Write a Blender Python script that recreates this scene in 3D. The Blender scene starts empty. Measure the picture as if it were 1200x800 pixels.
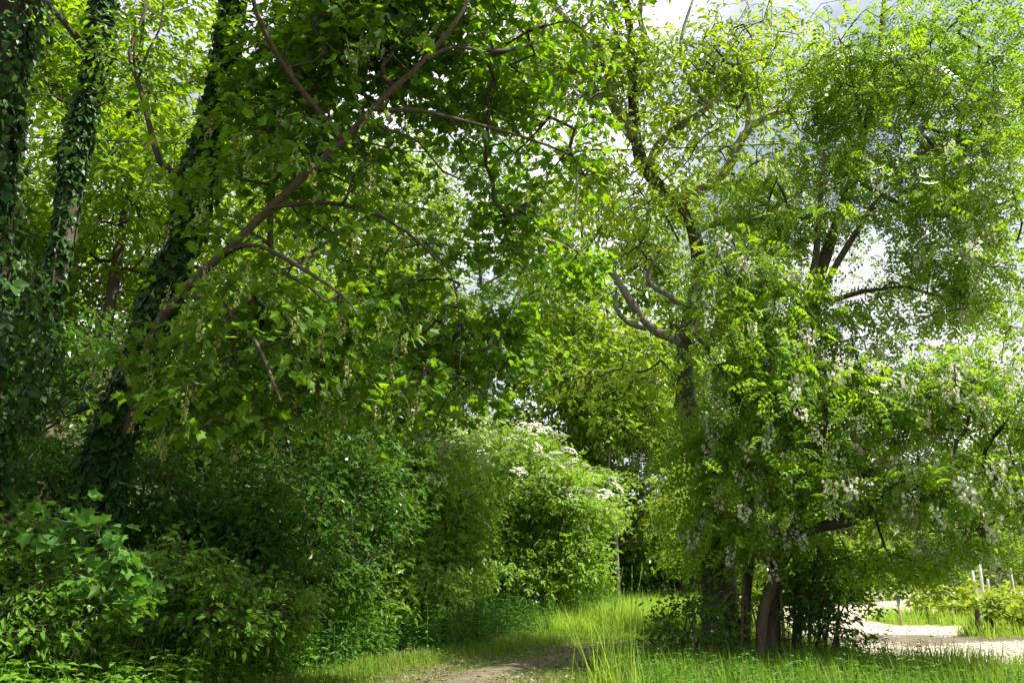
import bpy, math
import numpy as np

# ------------------------------------------------------------------ camera
scene = bpy.context.scene
F_PX, HOR = 1040.0, 655.0
PITCH = math.atan((HOR - 400) / F_PX)
EYE = np.array([0.0, 0.0, 1.6])
cam_d = bpy.data.cameras.new('camera')
cam_d.sensor_width = 36.0
cam_d.lens = 36.0 * F_PX / 1200.0
cam_d.clip_start, cam_d.clip_end = 0.1, 3000
cam = bpy.data.objects.new('camera', cam_d)
cam.location = EYE
cam.rotation_euler = (math.pi / 2 + PITCH, 0, 0)
scene.collection.objects.link(cam)
scene.camera = cam

# ------------------------------------------------------------------ sky, sun, exposure
SUN_EL, SUN_AZ = math.radians(57), math.radians(102)      # azimuth clockwise from +Y (view direction)
world = bpy.data.worlds.new('World')
scene.world = world
world.use_nodes = True
wn, wl = world.node_tree.nodes, world.node_tree.links
wn.clear()
w_out = wn.new('ShaderNodeOutputWorld')
w_bg = wn.new('ShaderNodeBackground')
w_sky = wn.new('ShaderNodeTexSky')
w_sky.sky_type = 'NISHITA'
w_sky.sun_disc = False
w_sky.sun_elevation = SUN_EL
w_sky.sun_rotation = SUN_AZ
w_co = wn.new('ShaderNodeTexCoord')
w_no = wn.new('ShaderNodeTexNoise')
w_no.inputs['Scale'].default_value = 3.2
w_no.inputs['Detail'].default_value = 6
w_ra = wn.new('ShaderNodeValToRGB')
w_ra.color_ramp.elements[0].position = 0.38
w_ra.color_ramp.elements[0].color = (.2, .2, .2, 1)
w_ra.color_ramp.elements[1].position = 0.56
w_mx = wn.new('ShaderNodeMix')
w_mx.data_type = 'RGBA'
w_mx.inputs[7].default_value = (11.5, 11.7, 12.0, 1)
wl.new(w_co.outputs['Generated'], w_no.inputs['Vector'])
wl.new(w_no.outputs['Fac'], w_ra.inputs['Fac'])
wl.new(w_ra.outputs['Color'], w_mx.inputs[0])
wl.new(w_sky.outputs['Color'], w_mx.inputs[6])
wl.new(w_mx.outputs[2], w_bg.inputs['Color'])
w_bg.inputs['Strength'].default_value = 0.05
wl.new(w_bg.outputs['Background'], w_out.inputs['Surface'])

SUN_DIR = np.array([math.sin(SUN_AZ) * math.cos(SUN_EL), math.cos(SUN_AZ) * math.cos(SUN_EL), math.sin(SUN_EL)])
sun_d = bpy.data.lights.new('sun', 'SUN')
sun_d.energy = 5.0
sun_d.angle = math.radians(0.53)
sun_d.color = (1.0, 0.95, 0.86)
sun = bpy.data.objects.new('sun', sun_d)
from mathutils import Vector, Matrix
sun.rotation_euler = Vector(-SUN_DIR).to_track_quat('-Z', 'Y').to_euler()
sun.location = (20, 10, 40)
scene.collection.objects.link(sun)

scene.view_settings.view_transform = 'Standard'
scene.view_settings.look = 'None'
scene.view_settings.gamma = 1.0
scene.view_settings.exposure = 1.38
scene.view_settings.use_curve_mapping = False
scene.render.engine = 'CYCLES'
cy = scene.cycles
cy.max_bounces = 8
cy.diffuse_bounces = 5
cy.glossy_bounces = 2
cy.transmission_bounces = 4
cy.caustics_reflective = False
cy.caustics_refractive = False
cy.use_denoising = True

# ------------------------------------------------------------------ helpers
rng = np.random.default_rng(11)
C = scene.collection
CP, SP = math.cos(PITCH), math.sin(PITCH)


def P(px, py, Y):
    """world point at depth Y seen at photo pixel (1200 x 800)"""
    dx, dy = (px - 600) / F_PX, (400 - py) / F_PX
    s = Y / (CP - dy * SP)
    return EYE + s * np.array([dx, CP - dy * SP, SP + dy * CP])


def PP(*pts):
    return np.array([P(*p) for p in pts])


FOOT_Y = [-60, 0, 12, 14.1, 15.8, 21, 26, 40, 300]
FOOT_X = [-3.6, -3.6, -3.5, -2.7, -1.3, 0.9, 2.5, 3.0, -10]


def terrain(x, y):
    x, y = np.asarray(x, float), np.asarray(y, float)
    d = np.interp(y, FOOT_Y, FOOT_X) - x - 1.6
    h = 0.6 * (np.sqrt(d * d + 0.8) + d) / 2
    h = np.where(h > 9, 9 + (h - 9) * 0.35, h)
    far = np.clip((y - 60) / 120, 0, 1)
    return h + 6 * far * far + 0.03 * np.sin(x * 1.3 + 0.7) * np.sin(y * 1.1)


_dirs = {}


def wave(p, freq, seed=0):
    """cheap smooth noise about -1..1"""
    if seed not in _dirs:
        r = np.random.default_rng(1000 + seed)
        d = r.normal(size=(9, 3))
        d /= np.linalg.norm(d, axis=1)[:, None]
        _dirs[seed] = (d * r.uniform(0.6, 1.7, (9, 1)), r.uniform(0, 6.28, 9))
    d, ph = _dirs[seed]
    return np.sin((np.asarray(p) * freq) @ d.T + ph).sum(axis=-1) / 4.0


def unit(v):
    v = np.asarray(v, float)
    return v / np.maximum(np.linalg.norm(v, axis=-1, keepdims=True), 1e-9)


class Acc:
    def __init__(s):
        s.V, s.T, s.M, s.A, s.S, s.n = [], [], [], [], [], 0

    def add(s, V, T, mi=0, tone=0.5, smooth=False):
        V = np.asarray(V, float).reshape(-1, 3)
        T = np.asarray(T, int).reshape(-1, 3)
        if not len(T):
            return
        s.V.append(V)
        s.T.append(T + s.n)
        s.M.append(np.full(len(T), mi, np.int32))
        s.A.append(np.broadcast_to(np.asarray(tone, float), (len(V),)))
        s.S.append(np.full(len(T), smooth, bool))
        s.n += len(V)

    def mesh(s, name, mats, off=(0, 0, 0)):
        V, T = np.concatenate(s.V) - np.asarray(off), np.concatenate(s.T)
        me = bpy.data.meshes.new(name)
        me.vertices.add(len(V))
        me.vertices.foreach_set('co', V.astype(np.float32).ravel())
        me.loops.add(len(T) * 3)
        me.loops.foreach_set('vertex_index', T.astype(np.int32).ravel())
        me.polygons.add(len(T))
        me.polygons.foreach_set('loop_start', np.arange(0, len(T) * 3, 3, dtype=np.int32))
        for m in mats:
            me.materials.append(m)
        me.polygons.foreach_set('material_index', np.concatenate(s.M))
        me.polygons.foreach_set('use_smooth', np.concatenate(s.S))
        at = me.attributes.new('tone', 'FLOAT', 'POINT')
        at.data.foreach_set('value', np.concatenate(s.A).astype(np.float32))
        me.update(calc_edges=True)
        return me


def link(name, me, parent=None, loc=None):
    o = bpy.data.objects.new(name, me)
    C.objects.link(o)
    if parent is not None:
        o.parent = parent
    if loc is not None:
        o.location = loc
    return o


def tag(o, label=None, cat=None, group=None, kind=None):
    if label:
        o['label'] = label
    if cat:
        o['category'] = cat
    if group:
        o['group'] = group
    if kind:
        o['kind'] = kind
    return o


def thing(name, base, label, cat, group=None):
    return tag(link(name, None, None, tuple(base)), label, cat, group)


def smooth_line(pts, rad, step=0.25, wob=0.0, seed=0):
    """catmull-rom through pts, resampled; returns points and radii"""
    pts = np.asarray(pts, float)
    rad = np.asarray(rad, float)
    if len(rad) != len(pts):
        rad = np.interp(np.linspace(0, 1, len(pts)), np.linspace(0, 1, len(rad)), rad)
    p = np.vstack([2 * pts[0] - pts[1], pts, 2 * pts[-1] - pts[-2]])
    out, ro = [], []
    for i in range(1, len(p) - 2):
        n = max(2, int(np.linalg.norm(p[i + 1] - p[i]) / step))
        for t in np.arange(n) / n:
            a = -0.5 * p[i - 1] + 1.5 * p[i] - 1.5 * p[i + 1] + 0.5 * p[i + 2]
            b = p[i - 1] - 2.5 * p[i] + 2 * p[i + 1] - 0.5 * p[i + 2]
            c = -0.5 * p[i - 1] + 0.5 * p[i + 1]
            out.append(((a * t + b) * t + c) * t + p[i])
            ro.append(rad[i - 1] * (1 - t) + rad[i] * t)
    out.append(pts[-1])
    ro.append(rad[-1])
    out, ro = np.array(out), np.array(ro)
    if wob:
        w = np.stack([wave(out, 2.2, seed + k) for k in range(3)], 1) * wob
        w[0] = 0
        out = out + w
    return out, ro


def tube(acc, pts, rad, sides=8, mi=0, rough=0.0, seed=0, tone=0.5, flare=0.0):
    pts = np.asarray(pts, float)
    n = len(pts)
    tg = np.gradient(pts, axis=0)
    tg = unit(tg)
    ref = np.array([0.3, 0.9, 0.1]) if abs(tg[0] @ np.array([0.3, 0.9, 0.1])) < 0.85 else np.array([1.0, 0, 0.2])
    a = unit(np.cross(tg, ref))
    b = np.cross(tg, a)
    th = np.linspace(0, 2 * math.pi, sides, endpoint=False)
    ring = a[:, None] * np.cos(th)[None, :, None] + b[:, None] * np.sin(th)[None, :, None]
    R = np.repeat(np.asarray(rad, float)[:, None], sides, 1)
    if flare:
        hgt = np.linspace(0, 1, n)[:, None] * np.linalg.norm(np.diff(pts, axis=0), axis=1).sum()
        R = R * (1 + flare * np.exp(-hgt / 0.35) * (1 + 0.35 * np.sin(th * 5 + 1)[None]))
    if rough:
        R = R * (1 + rough * wave(pts[:, None] + ring * R[..., None], 9, seed) * 0.6
                 + rough * wave(pts[:, None] * np.array([1, 1, .3]) + ring * R[..., None], 26, seed + 3) * 0.4)
    V = pts[:, None] + ring * R[..., None]
    i = np.arange(n - 1)[:, None] * sides
    j = np.arange(sides)[None]
    k = (j + 1) % sides
    q0, q1, q2, q3 = i + j, i + k, i + sides + k, i + sides + j
    T = np.concatenate([np.stack([q0, q1, q2], -1).reshape(-1, 3), np.stack([q0, q2, q3], -1).reshape(-1, 3)])
    V = np.vstack([V.reshape(-1, 3), pts[-1] + tg[-1] * rad[-1] * 0.6])
    tip = len(V) - 1
    e = (n - 1) * sides
    cap = np.stack([e + np.arange(sides), e + (np.arange(sides) + 1) % sides, np.full(sides, tip)], -1)
    acc.add(V, np.vstack([T, cap]), mi, tone, True)


def segments(acc, A, B, ra, rb, sides=4, mi=0):
    """many separate tapered sticks in one go"""
    A, B = np.asarray(A, float), np.asarray(B, float)
    if not len(A):
        return
    t = unit(B - A)
    ref = np.where(np.abs(t[:, 2:3]) < 0.8, np.array([[0, 0, 1.0]]), np.array([[1.0, 0, 0]]))
    a = unit(np.cross(t, ref))
    b = np.cross(t, a)
    th = np.linspace(0, 2 * math.pi, sides, endpoint=False)
    ring = a[:, None] * np.cos(th)[None, :, None] + b[:, None] * np.sin(th)[None, :, None]
    V = np.concatenate([A[:, None] + ring * np.asarray(ra)[:, None, None],
                        B[:, None] + ring * np.asarray(rb)[:, None, None]], 1)
    T = []
    for j in range(sides):
        k = (j + 1) % sides
        T += [(j, k, sides + k), (j, sides + k, sides + j)]
    T = np.array(T)
    T = (np.arange(len(A))[:, None, None] * 2 * sides + T[None]).reshape(-1, 3)
    acc.add(V.reshape(-1, 3), T, mi, 0.5, True)


# ------------------------------------------------------------------ leaf templates: x along, y across, z normal
def half_fan(c, outl, fold=0.25, curl=0.12):
    """leaf from one half outline (x, y>=0), mirrored, folded on the midrib, fan from c"""
    o = np.array(outl, float)
    V, T = [], []
    for s in (1, -1):
        b = len(V)
        V.append((c, 0, 0))
        for x, y in o:
            V.append((x, s * y, fold * y - curl * x * x))
        for i in range(len(o) - 1):
            T.append((b, b + 1 + i, b + 2 + i) if s < 0 else (b, b + 2 + i, b + 1 + i))
    return np.array(V, float), np.array(T)


L_MAPLE = half_fan(0.18, [(0.0, 0.0), (-0.12, 0.16), (0.06, 0.47), (0.24, 0.34), (0.58, 0.54), (0.62, 0.27), (1.0, 0.0)], 0.22, 0.22)
L_IVY = half_fan(0.2, [(0.0, 0.0), (-0.08, 0.32), (0.36, 0.44), (1.0, 0.0)], 0.2, 0.15)


def ovate(w=0.24, fold=0.3, curl=0.2):
    V, T = [], []
    for s in (1, -1):
        b = len(V)
        V += [(0, 0, 0), (.28, s * w, fold * w - curl * .08), (.66, s * w * .8, fold * w * .8 - curl * .43), (1, 0, -curl)]
        T += [(b, b + 2, b + 1), (b, b + 3, b + 2)] if s > 0 else [(b, b + 1, b + 2), (b, b + 2, b + 3)]
    return np.array(V, float), np.array(T)


L_OVATE = ovate()
L_DIAM = (np.array([(0, 0, 0), (.40, .27, .07), (1, 0, -.16), (.44, -.26, .06)], float), np.array([(0, 2, 1), (0, 3, 2)]))
L_WALNUT = ovate(0.2, 0.25, 0.3)
L_NARROW = ovate(0.15, 0.3, 0.3)


def compound(pairs, leaflet, width, spread=70, droop=0.3, terminal=True, tri=2):
    """pinnate leaf of diamond leaflets"""
    V, T = [], []

    def add(base, d, ln):
        n = len(V)
        d = np.array(d) / np.linalg.norm(d)
        sd = np.array([-d[1], d[0], 0])
        m = base + d * ln * 0.5
        V.extend([base, m + sd * width * ln + (0, 0, .03), base + d * ln + (0, 0, -.05), m - sd * width * ln + (0, 0, .03)])
        T.extend([(n, n + 2, n + 1), (n, n + 3, n + 2)])
    a = math.radians(spread)
    for i in range(pairs):
        t = 0.22 + 0.7 * i / max(1, pairs - 1)
        b = np.array([t, 0, -droop * t * t])
        f = 1 - 0.25 * abs(t - .5)
        for s in (1, -1):
            add(b, (math.cos(a), s * math.sin(a), -0.15), leaflet * f)
    if terminal:
        add(np.array([0.95, 0, -droop * .9]), (1, 0, -0.4), leaflet)
    return np.array(V, float), np.array(T)


L_SLIM = (np.array([(0, 0, 0), (.40, .17, .05), (1, 0, -.2), (.44, -.17, .05)], float), np.array([(0, 2, 1), (0, 3, 2)]))
L_LOCUST = compound(4, 0.30, 0.34)
L_SLENDER = compound(3, 0.36, 0.26)
L_ELDER = compound(2, 0.5, 0.24, 55, 0.25)
L_FERN = compound(4, 0.34, 0.22, 60, 0.3)


def inst(acc, tmpl, pos, xd, nd, sc, mi=0, tone=None):
    tv, tt = tmpl
    N = len(pos)
    if not N:
        return
    x = unit(xd)
    n = unit(nd - (nd * x).sum(1, keepdims=True) * x)
    y = np.cross(n, x)
    sc = np.asarray(sc, float)
    if sc.ndim == 1:
        sc = np.repeat(sc[:, None], 3, 1)
    V = (pos[:, None] + (tv[None, :, 0:1] * sc[:, None, 0:1]) * x[:, None] + (tv[None, :, 1:2] * sc[:, None, 1:2]) * y[:, None]
         + (tv[None, :, 2:3] * sc[:, None, 2:3]) * n[:, None])
    T = (np.arange(N)[:, None, None] * len(tv) + tt[None]).reshape(-1, 3)
    if tone is None:
        tone = rng.random(N)
    acc.add(V.reshape(-1, 3), T, mi, np.repeat(tone, len(tv)))


# ------------------------------------------------------------------ materials
def new_mat(name):
    m = bpy.data.materials.new(name)
    m.use_nodes = True
    m.node_tree.nodes.clear()
    return m, m.node_tree.nodes, m.node_tree.links


def ramp(n, stops):
    r = n.new('ShaderNodeValToRGB')
    e = r.color_ramp.elements
    while len(e) < len(stops):
        e.new(0.5)
    for k, (p, c) in enumerate(stops):
        e[k].position = p
        e[k].color = (*c, 1)
    return r


def leaf_mat(name, refl, trans, tmix=0.5, rough=0.5, ior=1.38, shine=0.2):
    """refl/trans: three colours each for tone 0 .. 0.5 .. 1"""
    m, n, l = new_mat(name)
    out = n.new('ShaderNodeOutputMaterial')
    at = n.new('ShaderNodeAttribute')
    at.attribute_name = 'tone'
    no = n.new('ShaderNodeTexNoise')
    no.inputs['Scale'].default_value = 0.9
    no.inputs['Detail'].default_value = 2
    geo = n.new('ShaderNodeNewGeometry')
    l.new(geo.outputs['Position'], no.inputs['Vector'])
    ma = n.new('ShaderNodeMath')
    ma.operation = 'MULTIPLY_ADD'
    ma.inputs[1].default_value = 0.7
    l.new(at.outputs['Fac'], ma.inputs[0])
    m2 = n.new('ShaderNodeMath')
    m2.operation = 'MULTIPLY_ADD'
    m2.inputs[1].default_value = 0.9
    m2.inputs[2].default_value = -0.30
    l.new(no.outputs['Fac'], m2.inputs[0])
    l.new(m2.outputs[0], ma.inputs[2])
    r1 = ramp(n, [(0, refl[0]), (.5, refl[1]), (1, refl[2])])
    r2 = ramp(n, [(0, trans[0]), (.5, trans[1]), (1, trans[2])])
    l.new(ma.outputs[0], r1.inputs[0])
    l.new(ma.outputs[0], r2.inputs[0])
    d = n.new('ShaderNodeBsdfDiffuse')
    t = n.new('ShaderNodeBsdfTranslucent')
    g = n.new('ShaderNodeBsdfGlossy')
    g.inputs['Roughness'].default_value = rough
    g.inputs['Color'].default_value = (.9, .95, .9, 1)
    l.new(r1.outputs[0], d.inputs[0])
    l.new(r2.outputs[0], t.inputs[0])
    mx = n.new('ShaderNodeMixShader')
    mx.inputs[0].default_value = tmix
    l.new(d.outputs[0], mx.inputs[1])
    l.new(t.outputs[0], mx.inputs[2])
    fr = n.new('ShaderNodeFresnel')
    fr.inputs[0].default_value = ior
    mg = n.new('ShaderNodeMixShader')
    fh = n.new('ShaderNodeMath')
    fh.operation = 'MULTIPLY'
    fh.inputs[1].default_value = shine
    l.new(fr.outputs[0], fh.inputs[0])
    l.new(fh.outputs[0], mg.inputs[0])
    l.new(mx.outputs[0], mg.inputs[1])
    l.new(g.outputs[0], mg.inputs[2])
    l.new(mg.outputs[0], out.inputs['Surface'])
    return m


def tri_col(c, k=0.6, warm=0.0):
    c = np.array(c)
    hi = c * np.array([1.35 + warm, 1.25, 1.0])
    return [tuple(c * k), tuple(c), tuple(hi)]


def bark_mat(name, lo, hi, scale=14.0, bump=0.6, moss=0.0):
    m, n, l = new_mat(name)
    out = n.new('ShaderNodeOutputMaterial')
    b = n.new('ShaderNodeBsdfPrincipled')
    b.inputs['Roughness'].default_value = 0.9
    tc = n.new('ShaderNodeTexCoord')
    mp = n.new('ShaderNodeMapping')
    mp.inputs['Scale'].default_value = (1, 1, 0.22)
    no = n.new('ShaderNodeTexNoise')
    no.inputs['Scale'].default_value = scale
    no.inputs['Detail'].default_value = 8
    no.inputs['Roughness'].default_value = 0.7
    l.new(tc.outputs['Object'], mp.inputs[0])
    l.new(mp.outputs[0], no.inputs['Vector'])
    r = ramp(n, [(.3, lo), (.68, hi)])
    l.new(no.outputs['Fac'], r.inputs[0])
    col = r.outputs[0]
    if moss:
        n2 = n.new('ShaderNodeTexNoise')
        n2.inputs['Scale'].default_value = 2.3
        n2.inputs['Detail'].default_value = 4
        l.new(tc.outputs['Object'], n2.inputs['Vector'])
        r2 = ramp(n, [(.48, (0, 0, 0)), (.62, (moss, moss, moss))])
        l.new(n2.outputs['Fac'], r2.inputs[0])
        mx = n.new('ShaderNodeMix')
        mx.data_type = 'RGBA'
        l.new(r2.outputs[0], mx.inputs[0])
        l.new(col, mx.inputs[6])
        mx.inputs[7].default_value = (.07, .09, .025, 1)
        col = mx.outputs[2]
    l.new(col, b.inputs['Base Color'])
    bp = n.new('ShaderNodeBump')
    bp.inputs['Strength'].default_value = bump
    bp.inputs['Distance'].default_value = 0.03
    l.new(no.outputs['Fac'], bp.inputs['Height'])
    l.new(bp.outputs[0], b.inputs['Normal'])
    l.new(b.outputs[0], out.inputs['Surface'])
    return m


def earth_mat(name, stops, scale=2.0, fine=30.0, bump=0.5):
    m, n, l = new_mat(name)
    out = n.new('ShaderNodeOutputMaterial')
    b = n.new('ShaderNodeBsdfPrincipled')
    b.inputs['Roughness'].default_value = 0.95
    geo = n.new('ShaderNodeNewGeometry')
    n1 = n.new('ShaderNodeTexNoise')
    n1.inputs['Scale'].default_value = scale
    n1.inputs['Detail'].default_value = 7
    n1.inputs['Roughness'].default_value = 0.7
    n2 = n.new('ShaderNodeTexNoise')
    n2.inputs['Scale'].default_value = fine
    n2.inputs['Detail'].default_value = 5
    l.new(geo.outputs['Position'], n1.inputs['Vector'])
    l.new(geo.outputs['Position'], n2.inputs['Vector'])
    mx = n.new('ShaderNodeMath')
    mx.operation = 'MULTIPLY_ADD'
    mx.inputs[1].default_value = 0.5
    l.new(n2.outputs['Fac'], mx.inputs[0])
    hm = n.new('ShaderNodeMath')
    hm.operation = 'MULTIPLY'
    hm.inputs[1].default_value = 0.5
    l.new(n1.outputs['Fac'], hm.inputs[0])
    l.new(hm.outputs[0], mx.inputs[2])
    r = ramp(n, stops)
    l.new(mx.outputs[0], r.inputs[0])
    l.new(r.outputs[0], b.inputs['Base Color'])
    bp = n.new('ShaderNodeBump')
    bp.inputs['Strength'].default_value = bump
    bp.inputs['Distance'].default_value = 0.04
    l.new(mx.outputs[0], bp.inputs['Height'])
    l.new(bp.outputs[0], b.inputs['Normal'])
    l.new(b.outputs[0], out.inputs['Surface'])
    return m


def plain_mat(name, col, rough=0.6, metal=0.0, var=0.15, scale=8.0):
    m, n, l = new_mat(name)
    out = n.new('ShaderNodeOutputMaterial')
    b = n.new('ShaderNodeBsdfPrincipled')
    b.inputs['Roughness'].default_value = rough
    b.inputs['Metallic'].default_value = metal
    tc = n.new('ShaderNodeTexCoord')
    no = n.new('ShaderNodeTexNoise')
    no.inputs['Scale'].default_value = scale
    no.inputs['Detail'].default_value = 5
    l.new(tc.outputs['Object'], no.inputs['Vector'])
    c = np.array(col)
    r = ramp(n, [(.3, tuple(c * (1 - var))), (.7, tuple(np.minimum(c * (1 + var), 1)))])
    l.new(no.outputs['Fac'], r.inputs[0])
    l.new(r.outputs[0], b.inputs['Base Color'])
    l.new(b.outputs[0], out.inputs['Surface'])
    return m


M = {}
M['maple'] = leaf_mat('maple_leaf', tri_col((.088, .20, .012), .6, .15), tri_col((.25, .48, .006), .65, .12), .52)
M['maple_far'] = leaf_mat('hillside_leaf', tri_col((.12, .22, .012)), tri_col((.35, .54, .006), .7), .5)
M['ivy'] = leaf_mat('ivy_leaf', tri_col((.030, .082, .011)), tri_col((.07, .16, .008)), .3, .36, 1.45, .32)
M['walnut'] = leaf_mat('walnut_leaf', tri_col((.20, .33, .02), .75, .08), tri_col((.44, .62, .012), .8, .08), .5)
M['locust'] = leaf_mat('locust_leaf', tri_col((.125, .25, .016), .65, .1), tri_col((.32, .54, .010), .7, .1), .5)
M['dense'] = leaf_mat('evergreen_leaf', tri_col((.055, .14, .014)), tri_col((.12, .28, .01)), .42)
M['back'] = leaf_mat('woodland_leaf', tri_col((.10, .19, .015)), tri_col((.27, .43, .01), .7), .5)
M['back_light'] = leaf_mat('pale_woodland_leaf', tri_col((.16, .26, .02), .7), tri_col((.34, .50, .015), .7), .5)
M['elder'] = leaf_mat('elder_leaf', tri_col((.19, .33, .05), .7), tri_col((.30, .48, .02), .7), .45)
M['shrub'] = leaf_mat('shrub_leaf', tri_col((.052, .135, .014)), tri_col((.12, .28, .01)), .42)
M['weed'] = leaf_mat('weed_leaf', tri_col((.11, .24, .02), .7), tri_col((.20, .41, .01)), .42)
M['nettle'] = leaf_mat('nettle_leaf', tri_col((.08, .20, .03), .75), tri_col((.13, .32, .015)), .4)
M['grass'] = leaf_mat('grass_blade', [(.07, .15, .012), (.13, .25, .02), (.30, .33, .08)], [(.15, .30, .01), (.27, .45, .015), (.42, .46, .08)], .45, .55)
M['meadow'] = leaf_mat('meadow_blade', tri_col((.26, .42, .05), .8, .05), tri_col((.44, .64, .05), .8, .05), .45, .5)
M['vine'] = leaf_mat('vine_leaf', tri_col((.20, .30, .03), .7, .2), tri_col((.38, .50, .025), .7, .2), .5)
M['flower_white'] = leaf_mat('locust_petal', [(.62, .61, .48), (.76, .74, .62), (.84, .82, .74)], [(.6, .6, .42), (.72, .7, .52), (.78, .76, .6)], .5, .6, 1.3)
M['flower_elder'] = leaf_mat('elder_petal', [(.62, .62, .48), (.74, .73, .6), (.8, .79, .7)], [(.5, .5, .35), (.6, .6, .45), (.6, .6, .5)], .3, .6, 1.3)
M['flower_green'] = leaf_mat('maple_catkin', [(.28, .34, .08), (.38, .43, .12), (.46, .48, .17)], [(.35, .42, .08), (.45, .52, .11), (.55, .56, .16)], .45, .6, 1.3)
M['bark_dark'] = bark_mat('dark_bark', (.022, .017, .012), (.10, .078, .055), 16, .8, .5)
M['bark_brown'] = bark_mat('brown_bark', (.045, .033, .021), (.135, .10, .068), 22, .6, .3)
M['bark_grey'] = bark_mat('grey_bark', (.10, .09, .072), (.36, .335, .28), 18, .7, .25)
M['bark_pale'] = bark_mat('dead_wood', (.16, .14, .11), (.42, .39, .33), 26, .5, 0)
M['twig'] = bark_mat('twig_bark', (.03, .024, .016), (.085, .065, .045), 30, .3, 0)
M['ground'] = earth_mat('woodland_soil', [(.3, (.018, .014, .008)), (.5, (.05, .042, .02)), (.7, (.07, .08, .025))], 1.3, 22)
M['path'] = earth_mat('track_soil', [(.32, (.04, .031, .018)), (.48, (.105, .083, .05)), (.66, (.18, .15, .095))], 3.0, 40, .8)
M['pale_soil'] = earth_mat('pale_field_soil', [(.3, (.30, .25, .18)), (.5, (.42, .36, .27)), (.7, (.52, .46, .36))], 1.2, 24, .5)
M['post_wood'] = bark_mat('weathered_post', (.22, .2, .17), (.45, .42, .37), 20, .4)
M['post_white'] = plain_mat('galvanised_post', (.55, .56, .57), .45, .3)
M['post_blue'] = plain_mat('blue_sleeve', (.12, .2, .32), .6)
M['wire'] = plain_mat('wire', (.12, .12, .12), .6, .3)
M['cable'] = plain_mat('cable_sheath', (.03, .03, .032), .6)

# ------------------------------------------------------------------ the setting: ground, field, track
def axis(lo, hi, fine_lo, fine_hi, step):
    a = [fine_lo]
    s = step
    while a[-1] > lo:
        s *= 1.25
        a.append(a[-1] - s)
    b = [fine_hi]
    s = step
    while b[-1] < hi:
        s *= 1.25
        b.append(b[-1] + s)
    return np.array(a[:0:-1] + list(np.arange(fine_lo, fine_hi, step)) + b)


def sheet(name, xs, ys, mat, zoff=0.0, mask=None):
    X, Y = np.meshgrid(xs, ys)
    Z = terrain(X, Y) + zoff
    nx, ny = len(xs), len(ys)
    i = (np.arange(ny - 1)[:, None] * nx + np.arange(nx - 1)[None]).ravel()
    T = np.concatenate([np.stack([i, i + 1, i + nx + 1], 1), np.stack([i, i + nx + 1, i + nx], 1)])
    a = Acc()
    a.add(np.stack([X, Y, Z], -1), T, 0, 0.5, True)
    o = link(name, a.mesh(name, [mat]))
    o['kind'] = 'structure'
    return o


sheet('ground', axis(-400, 600, -12, 16, 0.4), axis(-60, 900, 4, 32, 0.4), M['ground'])
fx = np.linspace(6.0, 60, 90)
fy = np.linspace(14.4, 46, 75)
sheet('vineyard_soil', fx, fy, M['pale_soil'], 0.025)

CL = np.array([(-1.0, -8), (-1.0, 0), (-.9, 6), (-.72, 11.5), (.1, 13.9), (1.3, 15.8), (3.2, 17.6), (6, 18.6), (10, 18.7), (20, 18.2), (40, 17)], float)
cl, _ = smooth_line(np.c_[CL, np.zeros(len(CL))], [1], 0.3)
cl = cl[:, :2]
tgc = unit(np.gradient(cl, axis=0))
nrm = np.stack([-tgc[:, 1], tgc[:, 0]], 1)          # points to the left of travel


def path_offset(p):
    """signed distance to the track centre line (left positive)"""
    out = np.empty(len(p))
    for a in range(0, len(p), 4000):
        q = p[a:a + 4000]
        d = q[:, None] - cl[None]
        k = (d ** 2).sum(-1).argmin(1)
        out[a:a + 4000] = (d[np.arange(len(q)), k] * nrm[k]).sum(1)
    return out


u = np.linspace(-1.5, 1.5, 31)
xy = cl[:, None] + nrm[:, None] * u[None, :, None]
prof = 0.03 + 0.05 * np.exp(-(u / .35) ** 2) - 0.012 * np.exp(-((np.abs(u) - .75) / .2) ** 2) - 0.035 * (np.abs(u) / 1.5) ** 4
z = terrain(xy[..., 0], xy[..., 1]) + prof[None] + 0.012 * wave(np.dstack([xy, np.zeros(xy.shape[:2])]), 3, 5)
nu = len(u)
i = (np.arange(len(cl) - 1)[:, None] * nu + np.arange(nu - 1)[None]).ravel()
T = np.concatenate([np.stack([i, i + nu, i + 1], 1), np.stack([i + 1, i + nu, i + nu + 1], 1)])[:, ::1]
a = Acc()
a.add(np.dstack([xy, z]), T[:, ::-1], 0, .5, True)
tag(link('path', a.mesh('path', [M['path']])), kind='structure')


# ------------------------------------------------------------------ growth of trees and shrubs
def ell(px, py, Y, rx, ry, rd):
    """crown lobe given by photo position, depth and pixel radii"""
    c = P(px, py, Y)
    k = np.linalg.norm(c - EYE) / F_PX
    return (c, np.array([rx * k, rd, ry * k]))


def sample_lobes(lobes, n, seed, freq=1.0, thr=-0.2, shell=0.42):
    r = np.random.default_rng(seed)
    vol = np.array([np.prod(l[1]) ** .85 for l in lobes])
    out = []
    got = 0
    while got < n:
        k = r.choice(len(lobes), n * 2, p=vol / vol.sum())
        d = unit(r.normal(size=(n * 2, 3)))
        c = np.array([lobes[i][0] for i in k])
        rad = np.array([lobes[i][1] for i in k])
        p = c + d * rad * (r.random((n * 2, 1)) ** shell) * (1 + 0.3 * wave(c + d * rad, 1.3, seed % 7)[:, None])
        keep = wave(p, freq, (seed + 3) % 11) + r.normal(size=len(p)) * .25 > thr
        keep &= r.random(len(p)) < 1.0
        p = p[keep]
        p = p[p[:, 2] > terrain(p[:, 0], p[:, 1]) + 0.12]
        out.append(p)
        got += len(p)
    return np.concatenate(out)[:n]


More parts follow.
